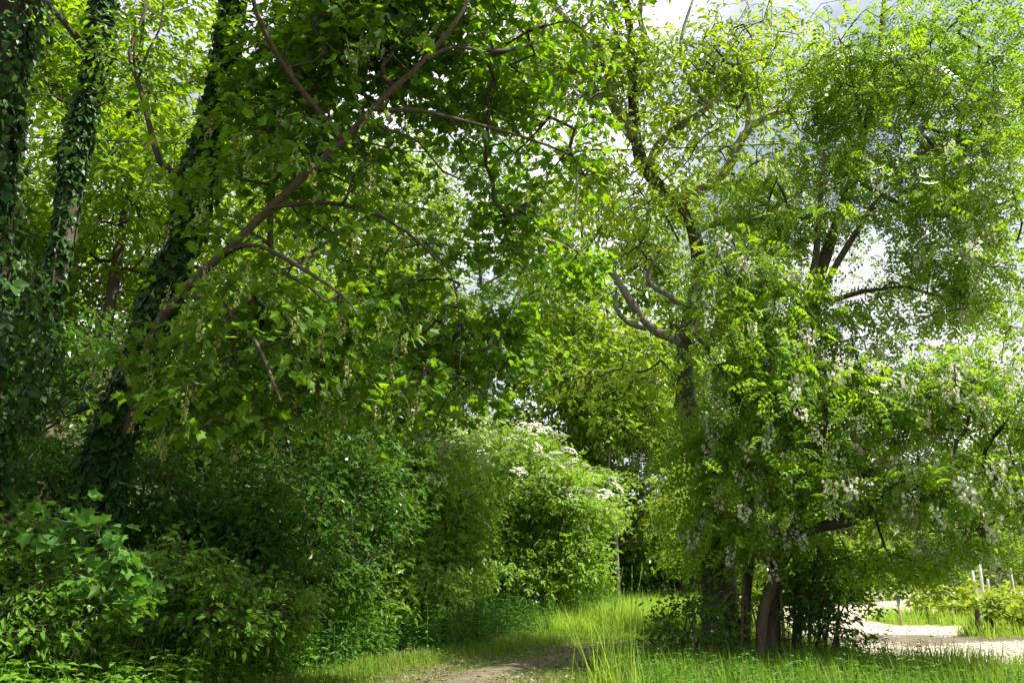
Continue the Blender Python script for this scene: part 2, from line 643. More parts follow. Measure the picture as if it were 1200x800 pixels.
def grow(nodes, targets, bend=0.12, seed=0):
    """join every target to the nearest wood; returns joints (A, B, weight) and the direction at each target"""
    r = np.random.default_rng(seed)
    n0 = len(nodes)
    d0 = np.full(len(targets), 1e9)
    for a in range(0, len(targets), 500):
        d0[a:a + 500] = np.linalg.norm(targets[a:a + 500, None] - nodes[None], axis=-1).min(1)
    order = np.argsort(d0)
    cap = n0 + len(targets) * 5
    pos = np.empty((cap, 3))
    par = np.full(cap, -1)
    pos[:n0] = nodes
    n = n0
    ends = np.empty(len(targets), int)
    for t in order:
        q = targets[t]
        d = pos[:n] - q
        dist = np.sqrt((d * d).sum(1))
        k = int((dist + np.maximum(0, d[:, 2]) * 0.15).argmin())
        ln = dist[k]
        m = 1 if ln < .35 else (2 if ln < .8 else 4)
        a = pos[k]
        off = r.normal(size=3) * bend * ln
        off[2] += 0.10 * ln
        prev = k
        for s in range(1, m + 1):
            f = s / m
            pos[n] = a + (q - a) * f + off * (4 * f * (1 - f)) * .6
            par[n] = prev
            prev = n
            n += 1
        ends[t] = n - 1
    w = np.zeros(n)
    w[ends] += 1
    for k in range(n - 1, n0 - 1, -1):
        w[par[k]] += w[k]
    idx = np.arange(n0, n)
    A, B, W = pos[par[idx]], pos[idx], w[idx]
    dr = unit(pos[ends] - pos[par[ends]])
    return A, B, W, dr


def sprays(targets, dirs, k, length, width, size, droop=0.35, tilt=0.5, flat=0.5, seed=0, jit=0.25):
    """leaf positions and frames for flat, drooping leaf sprays"""
    r = np.random.default_rng(seed)
    d = dirs.copy()
    d[:, 2] *= flat
    d = unit(d + r.normal(size=d.shape) * .25)
    up = np.array([0, 0, 1.0])
    side = unit(np.cross(d, up))
    N = len(targets)
    t = r.random((N, k))
    s = np.where(r.random((N, k)) < .5, 1.0, -1.0)
    L = (length * r.uniform(.7, 1.3, N))[:, None]
    wd = width * (1.05 - .7 * t) * r.random((N, k)) ** .7
    pos = (targets[:, None] + d[:, None] * ((t - .25) * L)[..., None] + side[:, None] * (s * wd)[..., None])
    pos[..., 2] -= droop * (((t - .25) * L) ** 2 * .8 + wd * .35)
    pos += r.normal(size=pos.shape) * jit * size
    xd = d[:, None] * .55 + side[:, None] * (s * .75)[..., None] + r.normal(size=pos.shape) * .35
    xd[..., 2] -= droop
    nd = up + r.normal(size=pos.shape) * tilt
    sc = size * r.uniform(.45, 1.35, (N, k))
    return pos.reshape(-1, 3), xd.reshape(-1, 3), nd.reshape(-1, 3), sc.ravel()


def frame_px(p):
    """photo pixel and depth of world points"""
    q = np.asarray(p) - EYE
    f = q[:, 1] * CP + q[:, 2] * SP
    upv = -q[:, 1] * SP + q[:, 2] * CP
    return 600 + F_PX * q[:, 0] / np.maximum(f, .01), 400 - F_PX * upv / np.maximum(f, .01), f


LEAF_PARTS = {}


def leaf_objects(parent, base, tmpl, mat, pos, xd, nd, sc, key, name='leaf'):
    """single leaves as parts, sharing a few meshes"""
    if key not in LEAF_PARTS:
        ms = []
        for tn in (.1, .35, .55, .75, .95):
            a = Acc()
            a.add(tmpl[0], tmpl[1], 0, tn)
            ms.append(a.mesh(key, [mat]))
        LEAF_PARTS[key] = ms
    x = unit(xd)
    n = unit(nd - (nd * x).sum(1, keepdims=True) * x)
    y = np.cross(n, x)
    for i in range(len(pos)):
        o = bpy.data.objects.new(name, LEAF_PARTS[key][i % 5])
        m = Matrix.Identity(4)
        for r_ in range(3):
            m[r_][0], m[r_][1], m[r_][2] = x[i][r_] * sc[i], y[i][r_] * sc[i], n[i][r_] * sc[i]
            m[r_][3] = pos[i][r_] - base[r_]
        C.objects.link(o)
        o.parent = parent
        o.matrix_local = m


def wood(name, root, base, pts, rad, mat, sides=10, wob=0.03, rough=0.12, seed=0, flare=0.0, step=.2):
    p, r = smooth_line(pts, rad, step, wob, seed)
    a = Acc()
    tube(a, p, r, sides, 0, rough * 1.7, seed, flare=flare)
    o = link(name, a.mesh(name, [mat], base), root)
    return o, p, r


def ivy_on(root, base, p, r, thick, n, mat, size=0.075, seed=0, lower=0.0, parts=0, stems=4):
    """a coat of ivy round a trunk line"""
    q = np.random.default_rng(seed)
    seg = np.linalg.norm(np.diff(p, axis=0), axis=1)
    s = np.r_[0, np.cumsum(seg)]
    t = q.random(n) * s[-1]
    th = q.random(n) * 2 * math.pi
    ax = np.stack([np.interp(t, s, p[:, k]) for k in range(3)], 1)
    rr = np.interp(t, s, r)
    tg = unit(np.stack([np.interp(t, s, np.gradient(p[:, k])) for k in range(3)], 1))
    a_ = unit(np.cross(tg, [0.3, .9, .1]))
    b_ = np.cross(tg, a_)
    rd = a_ * np.cos(th)[:, None] + b_ * np.sin(th)[:, None]
    lump = wave(ax + rd * .35, 3.0, seed % 9)
    big = wave(ax + rd * .3, 1.1, (seed + 2) % 9)
    keep = big + .5 * lump + q.normal(size=n) * .35 > -1.25
    dep = rr + thick * np.clip(.2 + .5 * q.random(n) ** 2 + .5 * lump + .35 * big, .03, 2.2)
    pos = ax + rd * dep[:, None]
    nd = rd * 1.0 + np.array([0, 0, .55]) + q.normal(size=(n, 3)) * .38
    xd = np.array([0, 0, -1.0]) + rd * .35 + q.normal(size=(n, 3)) * .45
    sc = size * q.uniform(.4, 1.45, n)
    pos, nd, xd, sc = pos[keep], nd[keep], xd[keep], sc[keep]
    if parts:
        px, py, dp = frame_px(pos)
        vis = (px > 0) & (px < 1200) & (py > 0) & (py < 800)
        face = ((pos - ax[keep]) * (EYE - pos)).sum(1) > 0
        score = np.where(vis & face, sc / dp * (1 + .6 * (dep[keep] / (rr[keep] + thick))), -1)
        ch = np.argsort(-score)[:parts]
        leaf_objects(root, base, L_IVY, mat, pos[ch], xd[ch], nd[ch], sc[ch] * 1.1, 'ivy_leaf')
        m = np.ones(len(pos), bool)
        m[ch] = False
        pos, nd, xd, sc = pos[m], nd[m], xd[m], sc[m]
    a = Acc()
    inst(a, L_IVY, pos, xd, nd, sc, 0)
    for k in range(stems):
        ph = q.random() * 6.28
        st = np.linspace(0, s[-1] * .95, 40)
        axs = np.stack([np.interp(st, s, p[:, c]) for c in range(3)], 1)
        an = ph + np.sin(st * .6 + k) * .8
        g = unit(np.gradient(axs, axis=0))
        u1 = unit(np.cross(g, [0.3, .9, .1]))
        u2 = np.cross(g, u1)
        rs = np.interp(st, s, r) * 1.05 + .015
        line = axs + u1 * (np.cos(an) * rs)[:, None] + u2 * (np.sin(an) * rs)[:, None]
        tube(a, line, np.linspace(.022, .006, 40), 5, 1)
    return link('ivy', a.mesh('ivy', [mat, M['twig']], base), root)


def crown(root, base, nodes, lobes, n, k, tmpl, mat, size, length=.7, width=.35, droop=.35, tilt=.5, flat=.5, seed=0,
          freq=1.0, thr=-.2, shell=.42, twig_r=.0035, parts=0, part_key='leaf', name='crown', jit=.25, twig_mat=None, thick=None, wmax=.06):
    tg = sample_lobes(lobes, n, seed, freq, thr, shell)
    A, B, W, dr = grow(np.asarray(nodes), tg, seed=seed)
    a = Acc()
    ra = np.minimum(twig_r * (W + .6) ** .46, wmax)
    big = ra > .009
    segments(a, A[big], B[big], ra[big], ra[big] * .93, 5, 1)
    segments(a, A[~big], B[~big], ra[~big], ra[~big] * .93, 3, 1)
    pos, xd, nd, sc = sprays(tg, dr, k, length, width, size, droop, tilt, flat, seed, jit)
    # the twig that carries each spray
    d2 = unit(dr * np.array([1, 1, flat]))
    segments(a, tg, tg + d2 * length * .6 - np.array([0, 0, droop * length * .12]), np.full(n, twig_r * 1.1), np.full(n, twig_r * .5), 3, 1)
    if parts:
        px, py, dp = frame_px(pos)
        vis = (px > -5) & (px < 1205) & (py > -5) & (py < 805)
        score = np.where(vis, sc / dp, -1)
        ch = np.argsort(-score)[:parts]
        leaf_objects(root, base, tmpl, mat, pos[ch], xd[ch], nd[ch], sc[ch], part_key)
        m = np.ones(len(pos), bool)
        m[ch] = False
        pos, xd, nd, sc = pos[m], xd[m], nd[m], sc[m]
    tn = np.random.default_rng(seed + 5).random(len(pos))
    inst(a, tmpl, pos, xd, nd, sc, 0, tn)
    link(name, a.mesh(name, [mat, twig_mat or M['twig']], base), root)
    return tg, dr


def limbs_of(root, base, trunk, branches, mat, flare=.5, seed=0, sides=14, bmat=None, wob=.03, rough=.12):
    """trunk = (pts, radii); branches = list of (pts, radii); returns wood nodes"""
    nodes = []
    o, p, r = wood('trunk', root, base, trunk[0], trunk[1], mat, sides, wob, rough, seed, flare)
    nodes.append(p)
    for i, b in enumerate(branches):
        o, q, _ = wood('branch', root, base, b[0], b[1], (b[2] if len(b) > 2 else None) or bmat or mat, 8, wob, rough * .8, seed + i + 1)
        nodes.append(q)
    return nodes, p, r


# hanging flower clusters, as parts
def raceme_mesh(key, n, length, rad, size, mat, seed):
    r = np.random.default_rng(seed)
    a = Acc()
    t = np.linspace(0.08, 1, n)
    th = r.random(n) * 6.28
    rr = rad * (1.1 - .6 * t)
    pos = np.stack([np.cos(th) * rr, np.sin(th) * rr, -t * length], 1)
    out = np.stack([np.cos(th), np.sin(th), np.full(n, -.7)], 1)
    nd = np.stack([np.cos(th + 1), np.sin(th + 1), r.uniform(-.4, .9, n)], 1)
    inst(a, ovate(.42, .5, .4), pos, out, nd, size * r.uniform(.7, 1.2, n), 0, r.random(n))
    tube(a, np.array([(0, 0, .02), (0.004, 0, -length * .5), (0, .004, -length)]), [.003, .002, .0015], 3, 0, tone=0)
    return a.mesh(key, [mat])


RAC_WHITE = [raceme_mesh('locust_raceme', 32, l, .05, .036, M['flower_white'], 40 + i) for i, l in enumerate((.2, .24, .28, .17))]
RAC_GREEN = [raceme_mesh('maple_raceme', 26, l, .02, .028, M['flower_green'], 60 + i) for i, l in enumerate((.18, .22, .27))]


def hang(root, base, meshes, pts, name='flower_cluster', seed=0, tip=.15, s0=.8, s1=1.25):
    r = np.random.default_rng(seed)
    for i, p in enumerate(pts):
        o = bpy.data.objects.new(name, meshes[i % len(meshes)])
        C.objects.link(o)
        o.parent = root
        o.location = p - base
        o.rotation_euler = (r.normal() * tip, r.normal() * tip, r.random() * 6.28)
        s = r.uniform(s0, s1)
        o.scale = (s, s, s)


def pick_visible(tg, n, seed, box=(0, 0, 1200, 800), spread=30.0, dr=None, far=.5):
    """targets in the picture, towards the viewer, kept apart"""
    px, py, dp = frame_px(tg)
    ok = (px > box[0]) & (px < box[2]) & (py > box[1]) & (py < box[3])
    r = np.random.default_rng(seed)
    idx = np.where(ok)[0]
    idx = idx[np.argsort(dp[idx] + r.normal(size=len(idx)) * far)]
    got = []
    for i in idx:
        if len(got) >= n:
            break
        if all((px[i] - px[j]) ** 2 + (py[i] - py[j]) ** 2 > spread ** 2 for j in got[-60:]):
            got.append(i)
    return tg[got] if dr is None else tg[got] + dr[got] * np.array([.4, .4, .15])


def ground_pt(x, y):
    return np.array([x, y, float(terrain(x, y))])


def on_ground(p):
    return np.array([p[0], p[1], float(terrain(p[0], p[1])) - .05])

# ================================================================== LEFT: ivy-clad trees on the bank
# --- the tall ivy tree nearest the maple
pc = PP((150, 460, 10.1), (185, 360, 10), (215, 260, 10), (243, 150, 10), (262, 60, 10), (275, -40, 10), (285, -200, 10.2), (300, -400, 10.5))
b0 = P(60, 650, 10.3)
pc = np.vstack([on_ground(b0), P(108, 555, 10.2), pc])
bC = pc[0]
tC = thing('ivy_clad_tree', bC, 'tall leaning tree trunk thickly wrapped in ivy, beside the arching brown maple stem', 'tree', 'ivy clad trees on the bank')
brC = [(PP((262, 105, 10), (280, 85, 9.95), (330, 45, 9.7), (390, 0, 9.5), (450, -60, 9.4)), [.075, .065, .055, .045], M['bark_brown']),
       (PP((222, 235, 10), (205, 203, 9.9), (188, 188, 9.8), (174, 148, 9.7), (160, 95, 9.7), (150, 60, 9.7), (172, 0, 9.7)), [.05, .045, .035, .025, .015], M['bark_dark']),
       (PP((160, 97, 9.7), (172, 60, 9.6), (186, 30, 9.6), (190, -20, 9.6)), [.02, .012, .008], M['bark_dark']),
       (PP((285, -200, 10.2), (420, -260, 9.5), (560, -330, 9)), [.09, .06, .03]),
       (PP((285, -220, 10.2), (150, -330, 10.5), (20, -380, 11)), [.09, .06, .03]),
       (PP((290, -300, 10.3), (330, -420, 8.5), (380, -520, 7)), [.09, .06, .03])]
ndC, pC, rC = limbs_of(tC, bC, (pc, [.19, .15, .135, .125, .118, .11, .105, .1, .09, .07]), brC, M['bark_dark'], .4, 1)
ivy_on(tC, bC, pC, rC, .17, 14500, M['ivy'], .085, 3, parts=220)
lobC = [(np.array([-4.6, 9.0, 14.0]), np.array([3.2, 3.6, 2.0])), (np.array([-7.0, 8.5, 12.5]), np.array([2.6, 3.6, 2.0]))]
crown(tC, bC, np.vstack(ndC[3:] + [pC[-15:]]), lobC, 150, 16, L_DIAM, M['maple'], .19, .8, .5, seed=21, thr=-.4)
# some foliage on the low twigs seen against the light
lobC2 = [ell(150, 70, 9.7, 60, 60, .6), ell(330, 40, 9.7, 80, 50, .6)]
crown(tC, bC, np.vstack(ndC[1:4]), lobC2, 120, 12, L_OVATE, M['maple'], .1, .5, .25, seed=22, name='foliage')

# --- second ivy trunk further back
pd_ = np.vstack([on_ground(P(30, 470, 13.2)), PP((48, 400, 13), (64, 330, 13), (80, 230, 13), (100, 130, 13), (118, 40, 13), (125, -60, 13), (132, -300, 13))])
bD = pd_[0]
tD = thing('ivy_clad_tree', bD, 'slimmer ivy covered trunk farther back, with glinting ivy leaves on its edge', 'tree', 'ivy clad trees on the bank')
brD = [(PP((112, 70, 13), (70, 20, 12.6), (20, -30, 12.4)), [.07, .05, .03]), (PP((125, -60, 13), (220, -160, 12.5), (300, -240, 12)), [.07, .05, .03]),
       (PP((128, -200, 13), (20, -320, 13.5), (-80, -400, 14)), [.08, .05, .03]),
       (PP((100, 135, 13), (60, 112, 12.7), (30, 111, 12.5)), [.02, .015, .01]), (PP((100, 130, 13), (150, 108, 12.7), (200, 107, 12.5)), [.02, .014, .008])]
ndD, pD, rD = limbs_of(tD, bD, (pd_, [.19, .17, .16, .15, .14, .13, .12, .09]), brD, M['bark_dark'], .3, 4)
ivy_on(tD, bD, pD, rD, .19, 11000, M['ivy'], .1, 5, parts=80)
lobD = [(np.array([-8.5, 14.0, 15.0]), np.array([3.6, 4.2, 2.4])), (np.array([-10.5, 12.8, 15.5]), np.array([3.0, 3.4, 2.0]))]
crown(tD, bD, np.vstack(ndD[2:4] + [pD[-15:]]), lobD, 220, 16, L_DIAM, M['maple_far'], .19, .8, .5, seed=23, thr=-.35)

# --- dark ivy trunk at the picture's edge
pe = np.vstack([on_ground(P(-40, 560, 8.6)), PP((-30, 400, 8.5), (-16, 250, 8.4), (-4, 120, 8.3), (10, 0, 8.2), (22, -150, 8.2), (40, -400, 8.2))])
bE = pe[0]
tE = thing('ivy_clad_tree', bE, 'very dark ivy smothered trunk cut off by the upper left edge of the picture', 'tree', 'ivy clad trees on the bank')
brE = [(PP((22, -150, 8.2), (150, -260, 7.6), (260, -400, 7)), [.09, .06, .03]), (PP((25, -200, 8.2), (-120, -300, 8.4), (-260, -420, 8.6)), [.09, .06, .03])]
ndE, pE, rE = limbs_of(tE, bE, (pe, [.26, .24, .22, .21, .2, .17, .1]), brE, M['bark_dark'], .3, 7)
ivy_on(tE, bE, pE, rE, .5, 12000, M['ivy'], .085, 6, parts=60)
lobE = [(np.array([-5.5, 7.5, 11.5]), np.array([3.2, 3.4, 1.8])), (np.array([-9, 8.5, 11.5]), np.array([3.0, 4.0, 2.2]))]
crown(tE, bE, np.vstack(ndE[1:] + [pE[-12:]]), lobE, 200, 16, L_DIAM, M['maple'], .19, .8, .5, seed=24, thr=-.4)

# ================================================================== the leaning maple whose crown fills the upper middle
pm = np.vstack([on_ground(P(120, 560, 10.4)), PP((165, 440, 9.9), (215, 345, 9.6), (262, 298, 9.4), (320, 240, 9.2), (400, 163, 9.0), (447, 115, 8.8), (500, 70, 8.7), (540, 20, 8.6), (575, -60, 8.6))])
bF = pm[0]
tF = thing('maple_tree', bF, 'leaning maple with thin brown stem, broad leaves and hanging greenish flower clusters over the track', 'tree')
brF = [(PP((440, 128, 8.85), (455, 131, 8.9), (490, 130, 8.95), (530, 138, 9.1), (600, 157, 9.4), (670, 180, 9.8)), [.032, .028, .022, .012], M['bark_dark']),
       (PP((500, 70, 8.7), (530, 56, 8.8), (575, 60, 9.0), (620, 52, 9.3), (640, 30, 9.5)), [.026, .02, .012], M['bark_dark']),
       (PP((315, 243, 9.2), (370, 236, 9.3), (430, 246, 9.5), (480, 272, 9.7), (520, 310, 9.9)), [.03, .026, .02, .01], M['bark_dark']),
       (PP((447, 150, 8.9), (490, 165, 9.2), (520, 200, 9.5), (560, 215, 9.8)), [.018, .014, .008], M['bark_dark']),
       (PP((262, 298, 9.4), (300, 290, 9), (345, 310, 8.6), (400, 345, 8.2), (420, 372, 8.0)), [.03, .024, .018, .008], M['bark_dark']),
       (PP((215, 345, 9.6), (250, 355, 9), (300, 400, 8.4), (330, 470, 8.0)), [.03, .024, .012], M['bark_dark']),
       (PP((500, 285, 9.8), (530, 320, 10), (540, 380, 10.1), (538, 440, 10.2)), [.014, .01, .006], M['bark_dark']),
       (PP((400, 163, 9.0), (340, 90, 8.4), (300, 20, 7.8), (280, -80, 7.4)), [.035, .028, .018], M['bark_brown'])]
ndF, pF, rF = limbs_of(tF, bF, (pm, [.075, .06, .052, .047, .043, .039, .034, .029, .022, .015]), brF, M['bark_brown'], .3, 12, 12, wob=.02)
ivy_on(tF, bF, pF[:14], rF[:14], .12, 1500, M['ivy'], .08, 13, stems=2)
lobF = [ell(420, 60, 9.2, 150, 80, 1.5), ell(580, 110, 9.8, 130, 100, 1.3), ell(420, 190, 9.5, 130, 80, 1.4),
        ell(590, 250, 10.4, 110, 90, 1.0), ell(450, 330, 10.2, 110, 80, 1.1), ell(300, 370, 9.2, 90, 80, 1.1),
        ell(380, 430, 9.8, 110, 70, 1.1), ell(320, 130, 9.8, 80, 90, .9), ell(480, -40, 9, 220, 70, 2.0), ell(250, 470, 9.2, 60, 60, .9),
        ell(510, 420, 11, 80, 80, .9), ell(590, 390, 11.2, 60, 70, .7), ell(660, 190, 10.4, 50, 70, .7), ell(235, 215, 9.2, 45, 110, .35), ell(175, 400, 9.2, 50, 80, .35), ell(680, 300, 11.4, 50, 70, .6)]
tgF, drF = crown(tF, bF, np.vstack(ndF), lobF, 1500, 14, L_MAPLE, M['maple'], .105, .62, .36, .42, .5, .45, seed=31, freq=1.9, thr=-.12, shell=.6, parts=300, part_key='maple_leaf')
lobF_shade = [(np.array([-1.4, 8.2, 10.2]), np.array([2.6, 2.2, 1.3])), (np.array([0.6, 7.4, 10.6]), np.array([2.0, 2.2, 1.2])), (np.array([-3.2, 7.2, 9.6]), np.array([2.0, 2.0, 1.3])),
         (np.array([2.4, 9.0, 11.8]), np.array([2.2, 2.4, 1.3])), (np.array([1.6, 12.2, 13.6]), np.array([2.2, 2.0, 1.2])), (np.array([-1.2, 11.5, 12.6]), np.array([2.4, 2.0, 1.2]))]
crown(tF, bF, np.vstack([ndF[0][-12:], ndF[-1][-10:]]), lobF_shade, 400, 14, L_DIAM, M['maple'], .22, .9, .5, seed=33, thr=-.4, name='upper_crown')  # unseen lobes overhead, added to the maple to shade the left bank
hang(tF, bF, RAC_GREEN, pick_visible(tgF, 170, 5, (150, 40, 720, 560), 16, drF) - np.array([0, 0, .08]), seed=8, s0=.9, s1=1.5)

# ================================================================== RIGHT: the big open-crowned tree and the flowering locust
pa = PP((845, 700, 14.6), (838, 620, 14.8), (820, 540, 15.2), (803, 470, 15.8), (806, 400, 16.2), (816, 320, 16.6), (812, 270, 16.8), (788, 235, 17), (757, 200, 17.1), (745, 160, 17.2), (743, 110, 17.3), (741, 50, 17.4), (728, -30, 17.5), (715, -120, 17.6))
pa = np.vstack([on_ground(P(850, 772, 14.4)), pa])
bA = pa[0]
tA = thing('walnut_tree', bA, 'big tree with dark thick trunk and crooked bare limbs in a thin yellow green crown', 'tree')
brA = [(PP((806, 420, 16.1), (790, 398, 16.2), (766, 388, 16.3), (744, 361, 16.2), (717, 320, 16), (700, 305, 15.9), (680, 300, 15.7), (650, 287, 15.5), (602, 274, 15.2)), [.09, .085, .08, .07, .055, .04, .02]),
       (PP((757, 385, 16.3), (737, 378, 16.2), (722, 358, 16), (724, 340, 15.9), (705, 352, 15.6), (688, 365, 15.4)), [.05, .045, .035, .02]),
       (PP((810, 365, 16.4), (800, 357, 16.5), (780, 343, 16.4), (760, 329, 16.3), (766, 303, 16.2), (795, 280, 16.2)), [.08, .07, .06, .04, .02]),
       (PP((745, 163, 17.2), (733, 142, 17.1), (718, 118, 16.9), (713, 75, 16.8), (694, 48, 16.6), (668, 25, 16.4), (640, -5, 16.2)), [.11, .10, .085, .07, .055, .035]),
       (PP((712, 112, 16.9), (690, 118, 16.6), (675, 120, 16.4)), [.06, .05, .03]),
       (PP((713, 75, 16.8), (720, 40, 16.8), (716, 0, 16.8), (705, -60, 16.8)), [.055, .045, .03]),
       (PP((684, 84, 16.5), (660, 75, 16.2), (640, 60, 16)), [.04, .03, .02]),
       (PP((712, 100, 16.9), (684, 84, 16.5), (655, 78, 16.2), (640, 55, 16), (630, 20, 16)), [.06, .05, .04, .02]),
       (PP((742, 85, 17.3), (760, 55, 17.1), (752, 20, 17), (760, -40, 17)), [.06, .05, .03]),
       (PP((757, 198, 17.1), (775, 165, 16.9), (800, 145, 16.7), (832, 122, 16.5), (850, 95, 16.4)), [.08, .07, .055, .03]),
       (PP((790, 238, 17), (815, 225, 16.8), (850, 200, 16.6), (872, 160, 16.5), (895, 140, 16.4), (925, 128, 16.3)), [.10, .085, .07, .055, .03]),
       (PP((872, 160, 16.5), (878, 120, 16.4), (868, 80, 16.3), (858, 20, 16.2)), [.04, .03, .02]),
       (PP((800, 50, 16.7), (830, 65, 16.5), (860, 76, 16.3), (890, 72, 16.2)), [.02, .022, .02, .01]),
       (PP((830, 122, 16.5), (805, 90, 16.6), (800, 50, 16.7), (812, 0, 16.7)), [.035, .03, .02]),
       (PP((835, 262, 17.4), (880, 262, 17.2), (901, 250, 17.1), (918, 234, 17), (945, 222, 16.9)), [.06, .055, .05, .04, .02], M['bark_pale']),
       (PP((901, 248, 17.1), (912, 233, 17), (895, 212, 17), (882, 196, 17)), [.04, .03, .015], M['bark_pale']),
       (PP((812, 275, 16.8), (835, 262, 17.4)), [.08, .06]),
       (PP((676, 202, 15.9), (675, 230, 15.9), (672, 260, 15.9)), [.028, .028, .022])]
brA = [(b[0], [q * (1.35 if 2 < i < 16 else 1.0) for q in b[1]], *b[2:]) for i, b in enumerate(brA)]
ndA, pA, rA = limbs_of(tA, bA, (pa, [.32, .28, .25, .22, .19, .165, .145, .14, .135, .13, .125, .115, .095, .07, .04]), brA, M['bark_dark'], .5, 15, 16, M['bark_grey'], .04)
lobA = [ell(740, 60, 17, 140, 100, 2.2), ell(640, 70, 16.2, 110, 100, 2), ell(860, 90, 16.6, 120, 110, 2.2), ell(700, 200, 16.5, 110, 60, 1.8),
        ell(640, 300, 15.3, 100, 70, 1.5), ell(750, 290, 16.4, 90, 70, 1.5), ell(870, 210, 16.6, 100, 70, 1.8), ell(650, 390, 15.2, 90, 70, 1.4),
        ell(800, -80, 17, 220, 80, 2.5), ell(710, 430, 15.6, 80, 50, 1.2), ell(850, 300, 16.2, 80, 60, 1.6), ell(760, 380, 15.4, 70, 60, 1.0), ell(790, 240, 15.8, 70, 60, 1.0)]
crown(tA, bA, np.vstack(ndA), lobA, 1900, 12, L_WALNUT, M['walnut'], .15, .75, .45, .5, .7, .4, seed=41, freq=1.3, thr=-.15, shell=.75, twig_r=.005)

crown(tA, bA, pA[:26], [ell(845, 640, 14.5, 34, 60, .5), ell(850, 725, 14.3, 36, 32, .5), ell(815, 560, 15, 34, 40, .5), ell(803, 460, 15.8, 26, 50, .4)], 150, 10, L_OVATE, M['locust'], .085, .35, .2, .4, .7, .6, seed=43, freq=2, thr=-.2, shell=.7, twig_r=.003, name='trunk_shoots')

# --- flowering locust
pb = PP((908, 690, 13.9), (912, 590, 14.1), (930, 480, 14.3), (948, 385, 14.5), (966, 305, 14.7), (993, 220, 14.8), (1012, 160, 14.9), (1026, 100, 15), (1032, 30, 15), (1042, -60, 15))
pb = np.vstack([on_ground(P(903, 768, 13.9)), pb])
bB = pb[0]
tB = thing('locust_tree', bB, 'flowering locust with drooping white blossom clusters and feathery leaves beside the vineyard', 'tree')
brB = [(np.vstack([on_ground(P(887, 772, 13.6)), PP((894, 720, 13.6), (912, 668, 13.5), (924, 632, 13.4), (940, 590, 13.3), (958, 535, 13.2), (970, 480, 13.2), (985, 420, 13.3))]), [.09, .08, .075, .07, .065, .05, .03]),
       (PP((915, 660, 13.5), (935, 632, 13.3), (960, 618, 13.1), (992, 612, 12.9), (1015, 598, 12.7), (1032, 578, 12.5), (1060, 560, 12.2)), [.085, .08, .07, .06, .05, .03], M['bark_dark']),
       (PP((960, 618, 13.1), (1000, 600, 13), (1050, 590, 12.8), (1105, 578, 12.5), (1135, 585, 12.3), (1165, 612, 12)), [.05, .045, .04, .03, .015], M['bark_dark']),
       (PP((945, 520, 14.2), (965, 528, 13.8), (1000, 545, 13.3), (1050, 562, 12.9), (1085, 558, 12.6), (1130, 548, 12.2)), [.10, .095, .085, .06, .03], M['bark_brown']),
       (PP((958, 350, 14.6), (985, 347, 14.4), (1010, 340, 14.2), (1055, 337, 14)), [.06, .05, .04, .02], M['bark_dark']),
       (PP((940, 420, 14.4), (945, 350, 14.2), (955, 300, 14.1), (960, 250, 14), (968, 180, 14)), [.07, .06, .05, .03]),
       (PP((948, 385, 14.5), (975, 320, 14.2), (1005, 265, 14), (1040, 215, 13.8), (1090, 170, 13.6)), [.06, .05, .04, .02]),
       (PP((1012, 160, 14.9), (1000, 90, 14.7), (985, 40, 14.6)), [.035, .03, .015]),
       (PP((1026, 100, 15), (1075, 60, 14.7), (1130, 20, 14.4), (1180, -30, 14.2)), [.04, .03, .02]),
       (PP((1000, 210, 14.8), (1080, 250, 14.2), (1150, 245, 13.8), (1200, 225, 13.5)), [.045, .035, .02]),
       (PP((915, 560, 14.2), (870, 480, 13.8), (840, 420, 13.5), (810, 385, 13.3)), [.05, .04, .02]),
       (PP((930, 480, 14.3), (890, 400, 14), (865, 340, 13.9), (845, 300, 13.8)), [.04, .03, .015]),
       (np.vstack([on_ground(P(872, 764, 14.3)), PP((878, 700, 14.3), (883, 610, 14.2), (872, 540, 14.1), (868, 470, 14)), ]), [.07, .06, .05, .03], M['bark_dark']),
       *[(np.vstack([on_ground(P(x0, 766, y0)), PP((x0 + dx * .4, 700, y0), (x0 + dx, 640, y0), (x0 + dx * 1.3, ytop, y0))]), [.026, .022, .016, .007], M['bark_brown']) for (x0, y0, dx, ytop) in
         [(866, 13.7, 8, 600), (879, 13.9, -6, 570), (896, 14.2, 10, 590), (918, 13.6, -9, 560), (926, 14.0, 12, 610), (946, 13.7, 14, 600), (958, 14.1, 6, 620), (911, 14.4, 3, 540)]],
       (np.vstack([on_ground(P(932, 766, 13.9)), PP((935, 700, 13.9), (928, 640, 14), (940, 570, 14.1))]), [.05, .045, .04, .025], M['bark_dark'])]
ndB, pB, rB = limbs_of(tB, bB, (pb, [.12, .105, .1, .1, .105, .1, .09, .075, .06, .045, .03]), brB, M['bark_brown'], .4, 35, 12, None, .035)
lobB = [ell(1000, 450, 13.2, 150, 70, 2.0), ell(1130, 440, 12.8, 110, 100, 2.0), ell(880, 420, 13.6, 90, 70, 1.6), ell(940, 560, 13.2, 120, 55, 1.5),
        ell(1100, 575, 12.3, 100, 45, 1.4), ell(850, 520, 14, 70, 60, 1.2), ell(1045, 655, 12.6, 55, 20, .8), ell(1190, 535, 12.5, 60, 60, 1.2),
        ell(830, 610, 14.2, 50, 40, 1.0), ell(900, 625, 13.4, 50, 25, .7), ell(1000, 640, 13.4, 60, 30, .8), ell(1150, 620, 12.2, 50, 25, .8), ell(960, 370, 14.0, 110, 40, 1.4), ell(1100, 345, 14.2, 100, 60, 1.8), ell(870, 330, 14.2, 70, 50, 1.2)]
